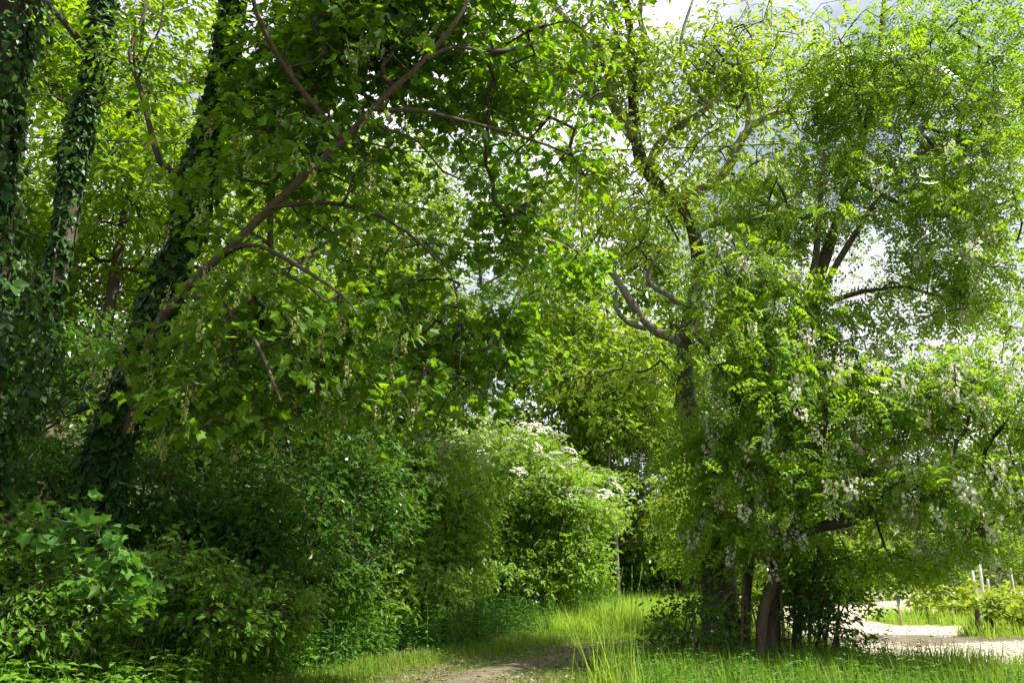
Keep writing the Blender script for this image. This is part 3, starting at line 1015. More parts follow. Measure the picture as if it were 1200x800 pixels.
lobB2 = [ell(1110, 235, 13.8, 110, 80, 1.8), ell(985, 150, 14.8, 60, 55, 1.2), ell(1010, 200, 14.4, 80, 60, 1.2), ell(870, 250, 14.6, 60, 60, 1.0), ell(1150, 170, 14.0, 70, 70, 1.4), ell(1050, 90, 14.6, 130, 90, 2), ell(1170, 90, 14.2, 80, 110, 1.8), ell(930, 260, 14.4, 80, 60, 1.4),
         ell(985, 70, 14.8, 70, 70, 1.4), ell(1180, 320, 13.6, 60, 80, 1.4), ell(1010, 290, 15.4, 80, 40, 1.0)]
tgB1, drB1 = crown(tB, bB, np.vstack(ndB), lobB, 960, 11, L_LOCUST, M['locust'], .25, .62, .34, .45, .55, .45, seed=51, freq=1.25, thr=-.3, shell=.55, twig_r=.005)
tgB2, drB2 = crown(tB, bB, np.vstack(ndB), lobB2, 700, 11, L_LOCUST, M['locust'], .24, .68, .42, .45, .6, .45, seed=52, freq=1.5, thr=-.2, shell=.65, twig_r=.005, name='upper_crown')
tgB, drB = np.vstack([tgB1, tgB2]), np.vstack([drB1, drB2])
hang(tB, bB, RAC_WHITE, pick_visible(tgB, 300, 7, (775, 10, 1200, 640), 12, drB, 1.3), seed=9, s0=1.0, s1=1.8)

# ================================================================== generic woodland trees
def woodland_tree(name, label, x, y, top, rad, mat, n, k, tmpl, size, seed, group=None, trunk_r=.16, lobes=None, lean=(0, 0), low=.35, bark='bark_dark', thr=-.3, length=.9, freq=.8, flat=.5):
    g = ground_pt(x, y)
    g[2] -= .05
    r = np.random.default_rng(seed)
    H = top - g[2]
    root = thing(name, g, label, 'tree', group)
    tp = g + np.array([lean[0], lean[1], H * .92])
    pts = np.array([g + (tp - g) * f + r.normal(size=3) * np.array([.12, .12, 0]) * (f > 0) for f in (0, .15, .35, .55, .75, 1)])
    br = []
    for i in range(5):
        f = r.uniform(.35, .8)
        a = g + (tp - g) * f
        th = i * 1.26 + r.random()
        ln = rad * r.uniform(.5, .9)
        d = np.array([math.cos(th), math.sin(th), .55])
        br.append((np.array([a, a + d * ln * .5 + (0, 0, .1), a + d * ln]), [trunk_r * .4, trunk_r * .25, .015]))
    nd, p, rr = limbs_of(root, g, (pts, [trunk_r, trunk_r * .85, trunk_r * .7, trunk_r * .55, trunk_r * .4, .03]), br, M[bark], .3, seed, 8, None, .04)
    if lobes is None:
        lobes = []
        for i in range(6):
            f = low + (1 - low) * (i + .5) / 6
            th = i * 2.4 + r.random()
            q = rad * (.45 if i < 5 else .2)
            w = rad * r.uniform(.5, .7) * (1.15 - .6 * f)
            lobes.append((g + (tp - g) * f + np.array([math.cos(th) * q, math.sin(th) * q, 0]), np.array([w * 1.15, w * 1.15, H * .14 + .4])))
    crown(root, g, np.vstack(nd), lobes, n, k, tmpl, mat, size, length, length * .55, .35, .5, flat, seed=seed, freq=freq, thr=thr, twig_r=.006)
    return root


def at_px(px, Y):
    return (px - 600) / F_PX * Y * 1.0


# --- sunlit trees up the slope behind the ivy trunks
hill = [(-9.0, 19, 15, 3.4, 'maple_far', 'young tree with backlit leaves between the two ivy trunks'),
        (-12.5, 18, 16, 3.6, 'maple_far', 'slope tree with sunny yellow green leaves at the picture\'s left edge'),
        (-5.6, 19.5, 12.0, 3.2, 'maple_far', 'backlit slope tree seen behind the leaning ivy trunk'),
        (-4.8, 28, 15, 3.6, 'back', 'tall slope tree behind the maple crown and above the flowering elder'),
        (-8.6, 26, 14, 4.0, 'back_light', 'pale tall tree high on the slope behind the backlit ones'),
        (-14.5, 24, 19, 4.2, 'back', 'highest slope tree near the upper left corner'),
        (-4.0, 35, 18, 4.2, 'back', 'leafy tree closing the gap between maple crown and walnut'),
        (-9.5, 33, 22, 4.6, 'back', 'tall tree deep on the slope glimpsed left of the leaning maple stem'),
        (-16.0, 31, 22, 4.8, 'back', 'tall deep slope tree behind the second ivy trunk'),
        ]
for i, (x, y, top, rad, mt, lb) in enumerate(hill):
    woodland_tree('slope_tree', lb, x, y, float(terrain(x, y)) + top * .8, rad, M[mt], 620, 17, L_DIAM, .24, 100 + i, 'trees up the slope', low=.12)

# --- trees at the end of the clearing
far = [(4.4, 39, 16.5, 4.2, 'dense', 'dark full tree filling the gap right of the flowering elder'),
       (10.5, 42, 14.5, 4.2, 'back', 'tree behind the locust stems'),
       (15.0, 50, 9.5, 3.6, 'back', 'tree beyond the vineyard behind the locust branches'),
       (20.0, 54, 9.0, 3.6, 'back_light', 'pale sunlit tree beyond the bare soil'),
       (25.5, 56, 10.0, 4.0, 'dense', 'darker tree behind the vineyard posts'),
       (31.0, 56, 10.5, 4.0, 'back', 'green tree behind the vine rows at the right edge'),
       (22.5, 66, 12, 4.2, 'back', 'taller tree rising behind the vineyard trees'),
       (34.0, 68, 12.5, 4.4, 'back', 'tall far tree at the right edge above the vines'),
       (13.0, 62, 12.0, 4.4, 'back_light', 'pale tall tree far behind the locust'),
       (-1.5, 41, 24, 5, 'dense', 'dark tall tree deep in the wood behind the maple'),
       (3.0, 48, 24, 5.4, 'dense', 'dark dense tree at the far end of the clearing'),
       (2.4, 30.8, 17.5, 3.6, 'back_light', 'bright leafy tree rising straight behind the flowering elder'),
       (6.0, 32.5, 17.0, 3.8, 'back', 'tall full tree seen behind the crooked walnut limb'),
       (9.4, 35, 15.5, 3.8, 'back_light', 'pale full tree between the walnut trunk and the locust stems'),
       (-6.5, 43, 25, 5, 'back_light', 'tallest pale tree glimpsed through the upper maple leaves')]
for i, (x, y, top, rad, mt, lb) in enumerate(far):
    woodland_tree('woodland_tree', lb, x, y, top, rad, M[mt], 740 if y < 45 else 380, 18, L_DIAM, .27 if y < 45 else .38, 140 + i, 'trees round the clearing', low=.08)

# --- slender tree at the edge of the bright meadow
woodland_tree('slender_tree', 'slender yellow green tree with thin pale stem at the edge of the bright meadow', at_px(719, 29.5), 29.5, 8.6, 3.0, M['back_light'], 320, 13, L_SLENDER, .36, 171, trunk_r=.085, low=.36, bark='bark_grey', thr=-.2)


# ================================================================== shrubs
def shrub(name, label, cat, base, lobes, n, k, tmpl, mat, size, seed, stems=6, length=.45, width=.25, group=None, thr=-.35, droop=.35, parts=0, part_key='shrub_leaf', freq=1.6, flat=.6, tilt=.55, stem_r=.028):
    base = on_ground(np.asarray(base, float))
    r = np.random.default_rng(seed)
    root = thing(name, base, label, cat, group)
    nodes = []
    for i in range(stems):
        c, rad = lobes[i % len(lobes)]
        e = c + r.normal(size=3) * rad * .35
        b = base + np.array([r.normal() * .15, r.normal() * .15, 0])
        mid = b + (e - b) * .5 + np.array([0, 0, .15 * np.linalg.norm(e - b)]) * .6
        o, p, q = wood('stem', root, base, np.array([b, mid, e]), [stem_r, stem_r * .7, stem_r * .3], M['twig'], 6, .06, .12, seed + i)
        nodes.append(p)
    tg, dr = crown(root, base, np.vstack(nodes), lobes, n, k, tmpl, mat, size, length, width, droop, tilt, flat, seed=seed, freq=freq, thr=thr, shell=.36, twig_r=.0035, parts=parts, part_key=part_key, name='foliage')
    return root, base, tg


def umbel_mesh(key, seed):
    r = np.random.default_rng(seed)
    a = Acc()
    n = 44
    th = r.random(n) * 6.28
    rr = .12 * np.sqrt(r.random(n))
    pos = np.stack([np.cos(th) * rr, np.sin(th) * rr, .02 - rr * rr * 3 + r.normal(size=n) * .004], 1)
    inst(a, ovate(.5, .1, 0), pos, np.stack([np.cos(th), np.sin(th), r.normal(size=n) * .2], 1), np.tile([0, 0, 1.0], (n, 1)) + r.normal(size=(n, 3)) * .3, .04 * r.uniform(.7, 1.2, n), 0, r.random(n))
    for k in range(5):
        an = k * 1.257
        tube(a, np.array([(0, 0, -.07), (math.cos(an) * .03, math.sin(an) * .03, -.02), (math.cos(an) * .06, math.sin(an) * .06, .005)]), [.004, .003, .002], 3, 1)
    return a.mesh(key, [M['flower_elder'], M['elder']])


UMBELS = [umbel_mesh('elder_umbel', 80 + i) for i in range(3)]

# flowering elder at the bend, bright on its open side
for (lb, base, lobes, n, seed, nf, box) in [
    ('flowering elder bush with cream blossom heads, brightly lit at the bend of the track', (.4, 22.5, 0),
     [ell(590, 555, 21.6, 85, 60, 1.6), ell(535, 560, 20.8, 50, 55, 1.3), ell(655, 590, 22, 55, 45, 1.5), ell(640, 640, 21.8, 60, 35, 1.4), ell(560, 610, 21.5, 60, 55, 1.5), ell(690, 600, 23, 30, 40, 1.0), ell(600, 668, 21.2, 60, 26, 1.0), ell(660, 668, 21.8, 45, 24, .9), ell(545, 668, 20, 45, 26, .9)], 880, 201, 170, (500, 470, 730, 680)),
    ('shaded elder bush with few cream blossoms between the maple and the sunlit elder', (-2.6, 18.5, 0),
     [ell(500, 560, 18, 70, 60, 1.4), ell(450, 610, 17.5, 60, 60, 1.3), ell(530, 630, 18.5, 50, 40, 1.2), ell(470, 640, 17.5, 50, 30, 1.0), ell(500, 680, 17.2, 50, 25, .8), ell(430, 680, 16.2, 45, 28, .8)], 480, 202, 30, (400, 470, 580, 680))]:
    root, bs, tg = shrub('elder_bush', lb, 'bush', base, lobes, n, 13, L_ELDER, M['elder'], .26, seed, 7, .5, .3, 'elder bushes on the bank')
    cen = tg.mean(0)
    sc_ = (tg - cen) @ np.array([.5, -.35, .8])
    vis = pick_visible(tg[sc_ > np.quantile(sc_, .55)], nf, 4, box, 8)
    for j, q in enumerate(vis):
        o = bpy.data.objects.new('blossom', UMBELS[j % 3])
        C.objects.link(o)
        o.parent = root
        d = unit(np.array([.25, -.6, .8]))
        o.location = q + d * .22 - bs
        o.rotation_euler = (rng.normal() * .3 + .45, rng.normal() * .3, rng.random() * 6.28)
        s = rng.uniform(.9, 1.5)
        o.scale = (s, s, s)

# shaded shrubs along the bank
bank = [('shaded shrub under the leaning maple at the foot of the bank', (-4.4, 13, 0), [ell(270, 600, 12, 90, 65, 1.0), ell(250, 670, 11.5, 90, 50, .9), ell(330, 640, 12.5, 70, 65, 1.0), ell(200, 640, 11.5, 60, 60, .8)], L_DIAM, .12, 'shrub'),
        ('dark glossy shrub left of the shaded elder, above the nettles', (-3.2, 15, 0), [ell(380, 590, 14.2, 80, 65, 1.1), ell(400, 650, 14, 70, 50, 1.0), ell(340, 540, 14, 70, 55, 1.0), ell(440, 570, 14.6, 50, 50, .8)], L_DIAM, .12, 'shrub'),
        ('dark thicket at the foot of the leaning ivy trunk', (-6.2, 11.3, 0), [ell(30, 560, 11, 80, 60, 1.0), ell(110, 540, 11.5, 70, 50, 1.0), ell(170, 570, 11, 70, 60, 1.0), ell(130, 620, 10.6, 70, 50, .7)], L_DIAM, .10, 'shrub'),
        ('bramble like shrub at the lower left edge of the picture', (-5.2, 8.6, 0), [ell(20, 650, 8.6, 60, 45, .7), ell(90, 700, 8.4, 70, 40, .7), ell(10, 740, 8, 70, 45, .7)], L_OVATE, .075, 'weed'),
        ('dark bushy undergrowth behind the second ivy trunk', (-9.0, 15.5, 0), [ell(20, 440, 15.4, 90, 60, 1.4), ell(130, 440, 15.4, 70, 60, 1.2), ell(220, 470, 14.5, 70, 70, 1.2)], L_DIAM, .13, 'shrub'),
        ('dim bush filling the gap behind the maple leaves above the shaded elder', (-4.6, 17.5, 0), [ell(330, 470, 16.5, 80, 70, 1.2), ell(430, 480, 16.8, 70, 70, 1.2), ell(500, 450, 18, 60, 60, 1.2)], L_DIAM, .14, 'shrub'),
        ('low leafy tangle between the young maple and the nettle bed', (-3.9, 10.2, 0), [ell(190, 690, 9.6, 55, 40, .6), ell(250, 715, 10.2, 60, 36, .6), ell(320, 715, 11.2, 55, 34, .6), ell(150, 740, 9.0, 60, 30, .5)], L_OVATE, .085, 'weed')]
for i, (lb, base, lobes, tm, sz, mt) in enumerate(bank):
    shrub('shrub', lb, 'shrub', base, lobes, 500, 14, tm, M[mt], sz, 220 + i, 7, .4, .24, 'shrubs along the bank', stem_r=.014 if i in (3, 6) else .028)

# shrubs round the right hand trunks and at the far edge
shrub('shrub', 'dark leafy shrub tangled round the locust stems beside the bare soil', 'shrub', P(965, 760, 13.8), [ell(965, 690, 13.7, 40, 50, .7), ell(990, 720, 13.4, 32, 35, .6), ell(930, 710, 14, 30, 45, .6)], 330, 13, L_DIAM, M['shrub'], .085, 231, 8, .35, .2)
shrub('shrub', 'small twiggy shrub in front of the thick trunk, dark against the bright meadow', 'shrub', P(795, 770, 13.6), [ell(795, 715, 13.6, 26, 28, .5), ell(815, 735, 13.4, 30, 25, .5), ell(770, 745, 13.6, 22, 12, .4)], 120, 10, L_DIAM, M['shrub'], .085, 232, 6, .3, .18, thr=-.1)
shrub('shrub', 'leafy bush behind the thick trunk filling the gap under the locust', 'shrub', (5.0, 19.8, 0), [ell(830, 650, 19.8, 50, 60, 1.0), ell(790, 620, 20.5, 40, 50, 1.0), ell(880, 640, 20, 50, 60, 1.0)], 330, 13, L_DIAM, M['back'], .13, 233, 6, .5, .28)
edge = [(at_px(690, 31), 31.5, 60, 42), (at_px(745, 33), 33.5, 52, 46), (at_px(800, 34), 34.5, 55, 50), (at_px(640, 29), 29.5, 46, 44)]
for i, (x, y, rx, ry) in enumerate(edge):
    shrub('shrub', ['round shrub at the meadow edge left of the slender stem', 'round dark shrub at the meadow edge right of the slender stem', 'shrub at the far meadow edge beside the thick dark trunk', 'shrub at the meadow edge behind the sunlit elder'][i],
          'shrub', (x, y, 0), [(np.array([x, y, 1.3]), np.array([1.7, 1.0, 1.3])), (np.array([x + .6, y + .4, 2.0]), np.array([1.2, 1.0, 1.0]))], 300, 13, L_DIAM, M['shrub'], .17, 240 + i, 5, .6, .35, 'shrubs at the meadow edge')
hedge_x = [(10.5, 33), (13.5, 36), (17.5, 38), (22, 40), (27, 41)]
for i, (x, y) in enumerate(hedge_x):
    shrub('shrub', ['hedge shrub beyond the vineyard seen under the lowest locust branch', 'second hedge shrub beyond the bare soil', 'hedge shrub right behind the blue topped stake', 'hedge shrub behind the tall pale post', 'hedge shrub at the right edge behind the vines'][i], 'shrub', (x, y, 0),
          [(np.array([x, y, 1.2]), np.array([2.2, 1.0, 1.2])), (np.array([x - .8, y + .5, 2.0]), np.array([1.6, 1.0, 1.1]))], 260, 13, L_DIAM, M['back'], .2, 250 + i, 5, .7, .4, 'hedge shrubs beyond the vineyard')

# young maple growing out of the weeds at the lower left, with single large leaves
shrub('maple_sapling', 'young maple with large pale lobed leaves among the weeds at lower left', 'sapling', P(100, 720, 8.2), [ell(105, 640, 8.1, 34, 34, .35), ell(130, 675, 8.1, 30, 26, .35), ell(75, 612, 8.2, 26, 26, .3)], 40, 7, L_MAPLE, M['nettle'], .12, 261, 5, .3, .2, parts=220, part_key='sapling_leaf', thr=-.6, stem_r=.009)

# ================================================================== ground cover
def plant_template(pairs, h, leaf, tmpl, seed):
    """one upright leafy herb: stem and opposite leaf pairs"""
    r = np.random.default_rng(seed)
    a = Acc()
    lean = r.normal(size=2) * .1
    t = np.linspace(.2, 1, pairs)
    for i, f in enumerate(t):
        for s in (0, math.pi):
            an = i * 1.57 + s + r.normal() * .3
            p = np.array([[lean[0] * f, lean[1] * f, h * f]])
            inst(a, tmpl, p, np.array([[math.cos(an), math.sin(an), -.25 + .3 * f]]), np.array([[0, 0, 1.0]]) + r.normal(size=(1, 3)) * .25, np.array([leaf * (1.15 - .6 * f)]), 0, np.array([.5]))
    segments(a, np.array([[0, 0, 0]]), np.array([[lean[0], lean[1], h]]), np.array([.006]), np.array([.003]), 3)
    return np.concatenate(a.V), np.concatenate(a.T)


def scatter(name, label, cat, xy, tmpls, mat, s0, s1, seed, zoff=-.02):
    r = np.random.default_rng(seed)
    a = Acc()
    z = terrain(xy[:, 0], xy[:, 1]) + zoff
    pos = np.c_[xy, z]
    which = r.integers(0, len(tmpls), len(xy))
    for k, tm in enumerate(tmpls):
        p = pos[which == k]
        n = len(p)
        th = r.random(n) * 6.28
        up = unit(np.array([0, 0, 1.0]) + r.normal(size=(n, 3)) * .12)
        inst(a, tm, p, np.stack([np.cos(th), np.sin(th), np.zeros(n)], 1) - up * 0, up, r.uniform(s0, s1, n), 0, r.random(n))
    # inst() keeps x exact and leans the normal, so plants stay upright
    o = link(name, a.mesh(name, [mat]))
    return tag(o, label, cat, None, 'stuff')


def foot(y):
    return np.interp(y, FOOT_Y, FOOT_X)


def region(n, x0, x1, y0, y1, seed, cond=None):
    r = np.random.default_rng(seed)
    p = np.c_[r.uniform(x0, x1, n), r.uniform(y0, y1, n)]
    return p[cond(p)] if cond is not None else p


def blade(h, w, lean, seg=3):
    t = np.linspace(0, 1, seg + 1)
    V, T = [], []
    for i, f in enumerate(t):
        x, zz = lean * f * f, h * f * (1 - .15 * lean * f)
        ww = w * (1 - f) ** .6
        if i < seg:
            V += [(x, ww, zz), (x, -ww, zz)]
        else:
            V += [(x, 0, zz)]
    for i in range(seg - 1):
        T += [(2 * i, 2 * i + 1, 2 * i + 3), (2 * i, 2 * i + 3, 2 * i + 2)]
    b = 2 * (seg - 1)
    T += [(b, b + 1, b + 2)]
    return np.array(V, float), np.array(T)


def tuft(n, h, w, spread, seed, seg=2):
    r = np.random.default_rng(seed)
    V, T = [], []
    c = 0
    for i in range(n):
        v, t = blade(h * r.uniform(.5, 1.1), w * r.uniform(.7, 1.2), r.uniform(.1, .5) * h, seg)
        a = r.random() * 6.28
        R = np.array([[math.cos(a), -math.sin(a), 0], [math.sin(a), math.cos(a), 0], [0, 0, 1]])
        v = v @ R.T + np.array([r.normal() * spread, r.normal() * spread, 0])
        V.append(v)
        T.append(t + c)
        c += len(v)
    return np.concatenate(V), np.concatenate(T)


NETTLE = [plant_template(7, .8, .14, L_SLIM, 300 + i) for i in range(3)]
WEED = [plant_template(6, .45, .12, L_DIAM, 310 + i) for i in range(3)]
LOW = [plant_template(3, .18, .09, L_OVATE, 320 + i) for i in range(2)]

# nettles along the foot of the bank
p = region(9000, -5.5, 3.4, 11.5, 29, 1, lambda q: (q[:, 0] < foot(q[:, 1]) + .3 + .2 * np.sin(q[:, 1] * 2)) & (q[:, 0] > foot(q[:, 1]) - 3.4))
scatter('nettle_patch', 'bed of dark green nettles between the grass verge and the bank shrubs', 'nettles', p[:3400], NETTLE, M['nettle'], .55, 1.05, 2)
# leafy weeds covering the bank at the left
p = region(16000, -9, -2.2, 5.5, 13.5, 3, lambda q: (q[:, 0] < foot(q[:, 1]) + .3) & (np.abs(q[:, 0]) < q[:, 1] * .62 + .6))
scatter('weed_cover', 'tangle of leafy weeds covering the bank at lower left', 'weeds', p[:3200], WEED, M['weed'], .7, 1.6, 4)
p = region(9000, -7.5, -2.0, 8.5, 15.5, 33, lambda q: (q[:, 0] < foot(q[:, 1]) - .25) & (q[:, 0] > foot(q[:, 1]) - 2.8))
scatter('tall_weeds', 'tall leafy weeds closing the gap under the bank shrubs', 'weeds', p[:1200], NETTLE, M['weed'], .9, 1.7, 34)
p = region(5000, -20, 0, 16, 30, 5, lambda q: q[:, 0] < foot(q[:, 1]) - 1.5)
scatter('ground_ivy', 'low green plants on the wooded slope', 'undergrowth', p[:400], WEED, M['shrub'], .8, 1.8, 6)

# grass
TUFT_S = [tuft(8, .15, .009, .09, 330 + i, 1) for i in range(4)]
TUFT_M = [tuft(7, .38, .008, .08, 340 + i) for i in range(4)]
TUFT_L = [tuft(9, .8, .011, .16, 350 + i) for i in range(4)]


def verge(q):
    o = path_offset(q)
    ao = np.abs(o)
    bare = (ao > .48 + .12 * np.sin(q[:, 1] * 1.9)) & (ao < 1.02 + .1 * np.sin(q[:, 1] * 2.7 + 1))
    r = np.random.default_rng(3).random(len(q))
    right = q[:, 0] > 5
    return (q[:, 0] > foot(q[:, 1]) - .1) & ~(bare & (r > .75)) & ~(right & (ao < 2.2) & (r > .03))


p = region(30000, -4, 6, 8, 20.5, 7, verge)
ao = np.abs(path_offset(p))
scatter('verge_grass', 'green grass on the verge beside the track', 'grass', p[ao > 1.25][:9000], TUFT_S, M['grass'], .6, 1.3, 8)
scatter('track_grass', 'trodden short grass along the middle of the track', 'grass', p[ao <= 1.25][:8000], TUFT_S, M['grass'], .3, .9, 18)
p = region(22000, -1.5, 9, 19.5, 34, 9, lambda q: (q[:, 0] > foot(q[:, 1]) + .1) & (path_offset(q) > 1.25) & (q[:, 0] < 5.8 + (q[:, 1] - 19) * .12))
scatter('meadow_grass', 'tall bright sunlit grass in the clearing beyond the track', 'grass', p[:4800], TUFT_L, M['meadow'], .35, .85, 10)
p = region(16000, 1.2, 12.5, 9, 16.4, 11, lambda q: (path_offset(q) < -1.15) & ((q[:, 0] < 5.3) | (q[:, 1] < 13.6 - .25 * (q[:, 0] - 6))))
scatter('foreground_grass', 'rough green grass in front of the two right hand trees', 'grass', p[:5000], TUFT_M, M['grass'], .7, 1.5, 12)
p2 = p[wave(np.c_[p, np.zeros(len(p))], .9, 2) > -.1]
scatter('foreground_weeds', 'low leafy weeds in the rough grass under the thick trunk', 'weeds', p2[:1100], WEED, M['nettle'], .5, 1.1, 13)
p = region(2500, -3.5, 4, 8, 20, 14, lambda q: (np.abs(path_offset(q)) > 1.2) & (q[:, 0] > foot(q[:, 1])))
scatter('verge_weeds', 'small broad leaved weeds in the verge grass', 'weeds', p[:800], LOW, M['grass'], .5, 1.1, 15)

M['litter'] = leaf_mat('dead_leaf', [(.06, .04, .02), (.14, .10, .05), (.24, .18, .10)], [(.03, .02, .01)] * 3, .15, .7, 1.3)
M['stone'] = plain_mat('field_stone', (.36, .32, .26), .9, 0, .35, 3)
r = np.random.default_rng(55)
p = region(9000, -3, 5.5, 8, 20, 56, lambda q: np.abs(path_offset(q)) < 1.5)[:2600]
a = Acc()
pz = np.c_[p, terrain(p[:, 0], p[:, 1]) + .055 + r.random(len(p)) * .03]
th = r.random(len(p)) * 6.28
inst(a, L_DIAM, pz, np.stack([np.cos(th), np.sin(th), r.normal(size=len(p)) * .25], 1), np.array([0, 0, 1.0]) + r.normal(size=(len(p), 3)) * .35, r.uniform(.03, .09, len(p)), 0)
tag(link('leaf_litter', a.mesh('leaf_litter', [M['litter']])), 'dry brown leaf litter scattered on the track', 'leaf litter', None, 'stuff')
OCT = (np.array([(1, 0, 0), (0, 1, 0), (-1, 0, 0), (0, -1, 0), (.2, .1, .6), (0, 0, -.6)], float), np.array([(0, 1, 4), (1, 2, 4), (2, 3, 4), (3, 0, 4), (1, 0, 5), (2, 1, 5), (3, 2, 5), (0, 3, 5)]))
p = np.concatenate([region(3500, 5.5, 14, 14.5, 22.5, 57), region(1500, -2, 5, 9, 19, 58, lambda q: np.abs(path_offset(q)) < 1.2)])
a = Acc()
n = len(p)
pz = np.c_[p, terrain(p[:, 0], p[:, 1]) + .035]
inst(a, OCT, pz, r.normal(size=(n, 3)) * (1, 1, .2), np.array([0, 0, 1.0]) + r.normal(size=(n, 3)) * .3, r.uniform(.008, .03, (n, 3)) * np.array([1.2, 1, .8]) * r.uniform(.6, 1.6, (n, 1)), 0)
tag(link('gravel', a.mesh('gravel', [M['stone']])), 'small stones and clods lying on the pale soil and the track', 'gravel', None, 'stuff')

# tall grass clump close to the viewer
cb = on_ground(np.array([.88, 8.2, 0]))
root = thing('grass_clump', cb, 'clump of tall pale grass blades with seed heads in front of the track', 'grass clump')
a = Acc()
r = np.random.default_rng(77)
for i in range(55):
    h = r.uniform(.7, 1.4)
    v, t = blade(h, r.uniform(.005, .010), r.uniform(-.05, .45) * h, 5)
    an = r.normal() * .9 + (0 if r.random() < .6 else 3.1)
    R = np.array([[math.cos(an), -math.sin(an), 0], [math.sin(an), math.cos(an), 0], [0, 0, 1]])
    a.add(v @ R.T + cb + np.array([r.normal() * .2, r.normal() * .16, 0]), t, 0, r.random())
link('blades', a.mesh('blades', [M['meadow']], cb), root)
for i in range(9):
    bx, by = r.normal() * .14, r.normal() * .1
    h = r.uniform(1.2, 1.62)
    lx = r.uniform(.0, .3)
    pts = np.array([cb + (bx, by, 0), cb + (bx + lx * .3, by, h * .5), cb + (bx + lx, by, h)])
    a = Acc()
    q, rr = smooth_line(pts, [.004, .003, .002], .1)
    tube(a, q, rr, 4, 0)
    n = 26
    f = r.uniform(.78, 1, n)
    k = (f * (len(q) - 1)).astype(int)
    th = r.random(n) * 6.28
    inst(a, L_NARROW, q[k], np.stack([np.cos(th) * .35, np.sin(th) * .35, np.ones(n)], 1), np.stack([np.cos(th), np.sin(th), np.zeros(n)], 1), np.full(n, .035), 1, r.random(n))
    link('seed_stalk', a.mesh('seed_stalk', [M['grass'], M['flower_green']], cb), root)

# ================================================================== vineyard
def post(name, label, x, y, h, rad, mat, cap=None, square=True, lean=0.0):
    g = on_ground(np.array([x, y, 0]))
    root = thing(name, g, label, 'post', 'vineyard posts')
    a = Acc()
    tube(a, np.array([g, g + (lean * .5, 0, h * .5), g + (lean, 0, h)]), [rad, rad, rad * .95], 4 if square else 10, 0, .04)
    link('shaft', a.mesh('shaft', [mat], g), root)
    if cap is not None:
        a = Acc()
        tube(a, np.array([g + (lean * .72, 0, h * .72), g + (lean * .9, 0, h * .9), g + (lean * 1.02, 0, h * 1.015)]), [rad * 1.35] * 3, 10, 0)
        link('sleeve', a.mesh('sleeve', [cap], g), root)
    return g


def px_at(px, Y):
    return P(px, 700, Y)[0]


posts = [('stake', 'short stake with blue sleeve at the head of the grassy vine row', px_at(1053, 22.6), 22.6, .8, .03, M['post_wood'], M['post_blue']),
         ('vineyard_post', 'tallest pale post behind the vine rows', px_at(1153, 31), 31, 1.75, .055, M['post_white'], None),
         ('vineyard_post', 'short pale post just left of the tallest one', px_at(1145, 32), 32, 1.25, .05, M['post_white'], None),
         ('vineyard_post', 'thin grey post in the middle of the second vine row', px_at(1160, 24.5), 24.5, 1.15, .04, M['post_wood'], None),
         ('vineyard_post', 'grey post near the right edge of the second vine row', px_at(1190, 24), 24, 1.45, .04, M['post_wood'], None),
         ('vineyard_post', 'dark end post of the nearest vine row', px_at(1141, 18.9), 18.9, .62, .05, M['bark_dark'], None)]
for (nm, lb, x, y, h, rad, m, cp) in posts:
    post(nm, lb, x, y, h, rad, m, cp, False, rng.normal() * .03)

for i, (y, z, x0, lb) in enumerate([(31, 1.62, px_at(1153, 31), 'top trellis wire running right from the tallest pale post'), (31, 1.15, px_at(1145, 32), 'lower trellis wire behind the vines'),
                                    (24.2, 1.05, px_at(1120, 24.2), 'trellis wire along the second vine row')]):
    pts = np.array([(x0, y, z), (x0 + 8, y, z - .03), (x0 + 18, y - .2, z)])
    g = pts[0]
    a = Acc()
    tube(a, *smooth_line(pts, [.0035] * 3, .8), 5, 0)
    o = link('trellis_wire', a.mesh('trellis_wire', [M['wire']], g), None, tuple(g))
    tag(o, lb, 'wire', 'trellis wires')


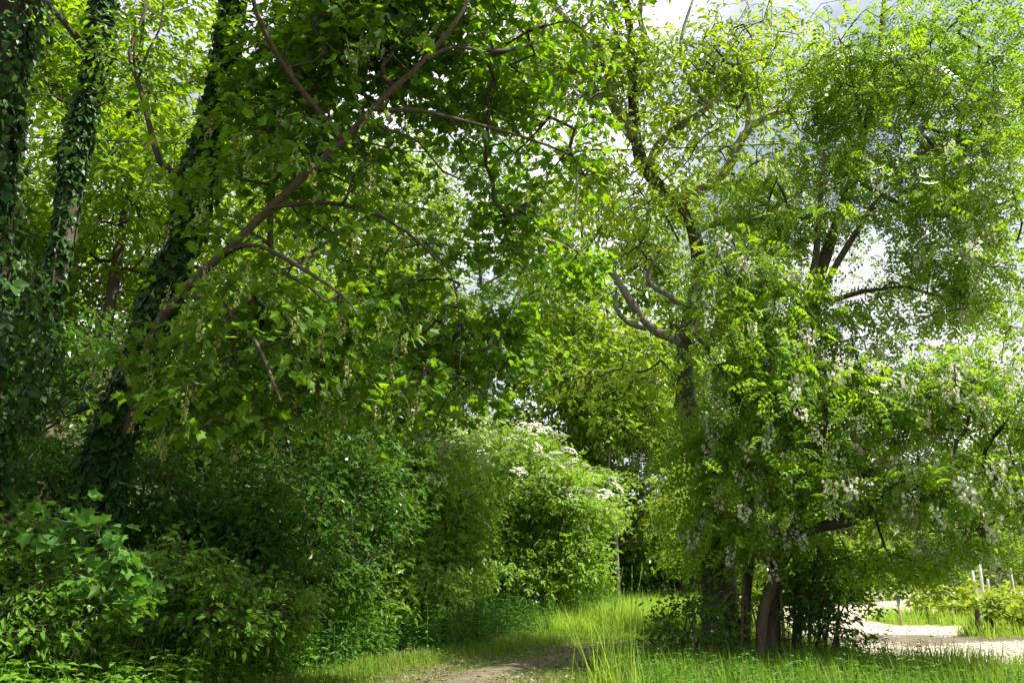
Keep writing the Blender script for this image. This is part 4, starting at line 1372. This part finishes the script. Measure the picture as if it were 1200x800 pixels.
def grapevine(label, x, y, seed, h=.45, n=22):
    g = on_ground(np.array([x, y, 0]))
    r = np.random.default_rng(seed)
    root = thing('grapevine', g, label, 'vine', 'vines in the vineyard')
    pts = np.array([g, g + (r.normal() * .04, r.normal() * .04, h * .4), g + (r.normal() * .06, r.normal() * .05, h * .75), g + (r.normal() * .05, 0, h)])
    o, p, rr = wood('trunk', root, g, pts, [.04, .035, .04, .05], M['bark_dark'], 8, .02, .25, seed, .2, .08)
    crown(root, g, p[-3:], [(g + (0, 0, h + .22), np.array([.4, .2, .3])), (g + (.2, 0, h + .05), np.array([.4, .2, .2]))], n, 9, L_MAPLE, M['vine'], .12, .25, .15, .3, .6, .8, seed=seed, freq=2, thr=-.6, twig_r=.003, name='foliage')


vines = [(1157, 19.0), (1188, 18.9), (1225, 18.9), (1110, 23.2), (1085, 23.2), (1137, 23.3), (1168, 23.4), (1200, 23.4), (1165, 27.5), (1190, 27.6), (1140, 27.6)]
ORD = ['first vine of the nearest row, right of its dark end post', 'second vine of the nearest row, near the right edge', 'vine of the nearest row cut by the right edge',
       'vine of the grassy row third from the blue sleeved stake', 'vine of the grassy row nearest the blue sleeved stake', 'vine of the grassy row above the dark end post', 'vine of the grassy row beside the thin grey post', 'vine of the grassy row at the right edge',
       'middle vine of the farthest row', 'vine of the farthest row near the right edge', 'vine of the farthest row below the tallest pale post']
for i, (px, Y) in enumerate(vines):
    grapevine(ORD[i], px_at(px, Y), Y, 400 + i)
xs = px_at(1133, 18.9)
p = np.concatenate([region(700, xs, xs + 5, 18.4, 19.5, 21), region(1500, px_at(1040, 23), px_at(1040, 23) + 9, 22.6, 24.4, 22), region(1100, px_at(1130, 27.5), px_at(1130, 27.5) + 8, 27, 32, 23)])
scatter('vineyard_grass', 'sunlit grass strips growing under the vine rows', 'grass', p, TUFT_M, M['meadow'], .7, 1.6, 24)

# ================================================================== cable through the trees
pts = np.array([P(-900, 100, 16.5) * (1, 1, 0) + (0, 0, P(0, 176, 16)[2] + 1.2), P(500, 178, 16), P(685, 176, 16), P(835, 172, 16), P(1300, 150, 16) , P(2400, 100, 16.5) * (1, 1, 0) + (0, 0, P(1300, 150, 16)[2] + 1.5)])
g = pts[0]
a = Acc()
tube(a, *smooth_line(pts, [.014] * 6, 1.0), 6, 0)
tag(link('overhead_cable', a.mesh('overhead_cable', [M['cable']], g), None, tuple(g)), 'thin dark cable stretched level through the tree crowns', 'cable')

nt = sum(len(o.data.polygons) for o in bpy.data.objects if o.type == 'MESH' and o.data.users == 1)
print('TRIS', nt, 'OBJECTS', len(bpy.data.objects))
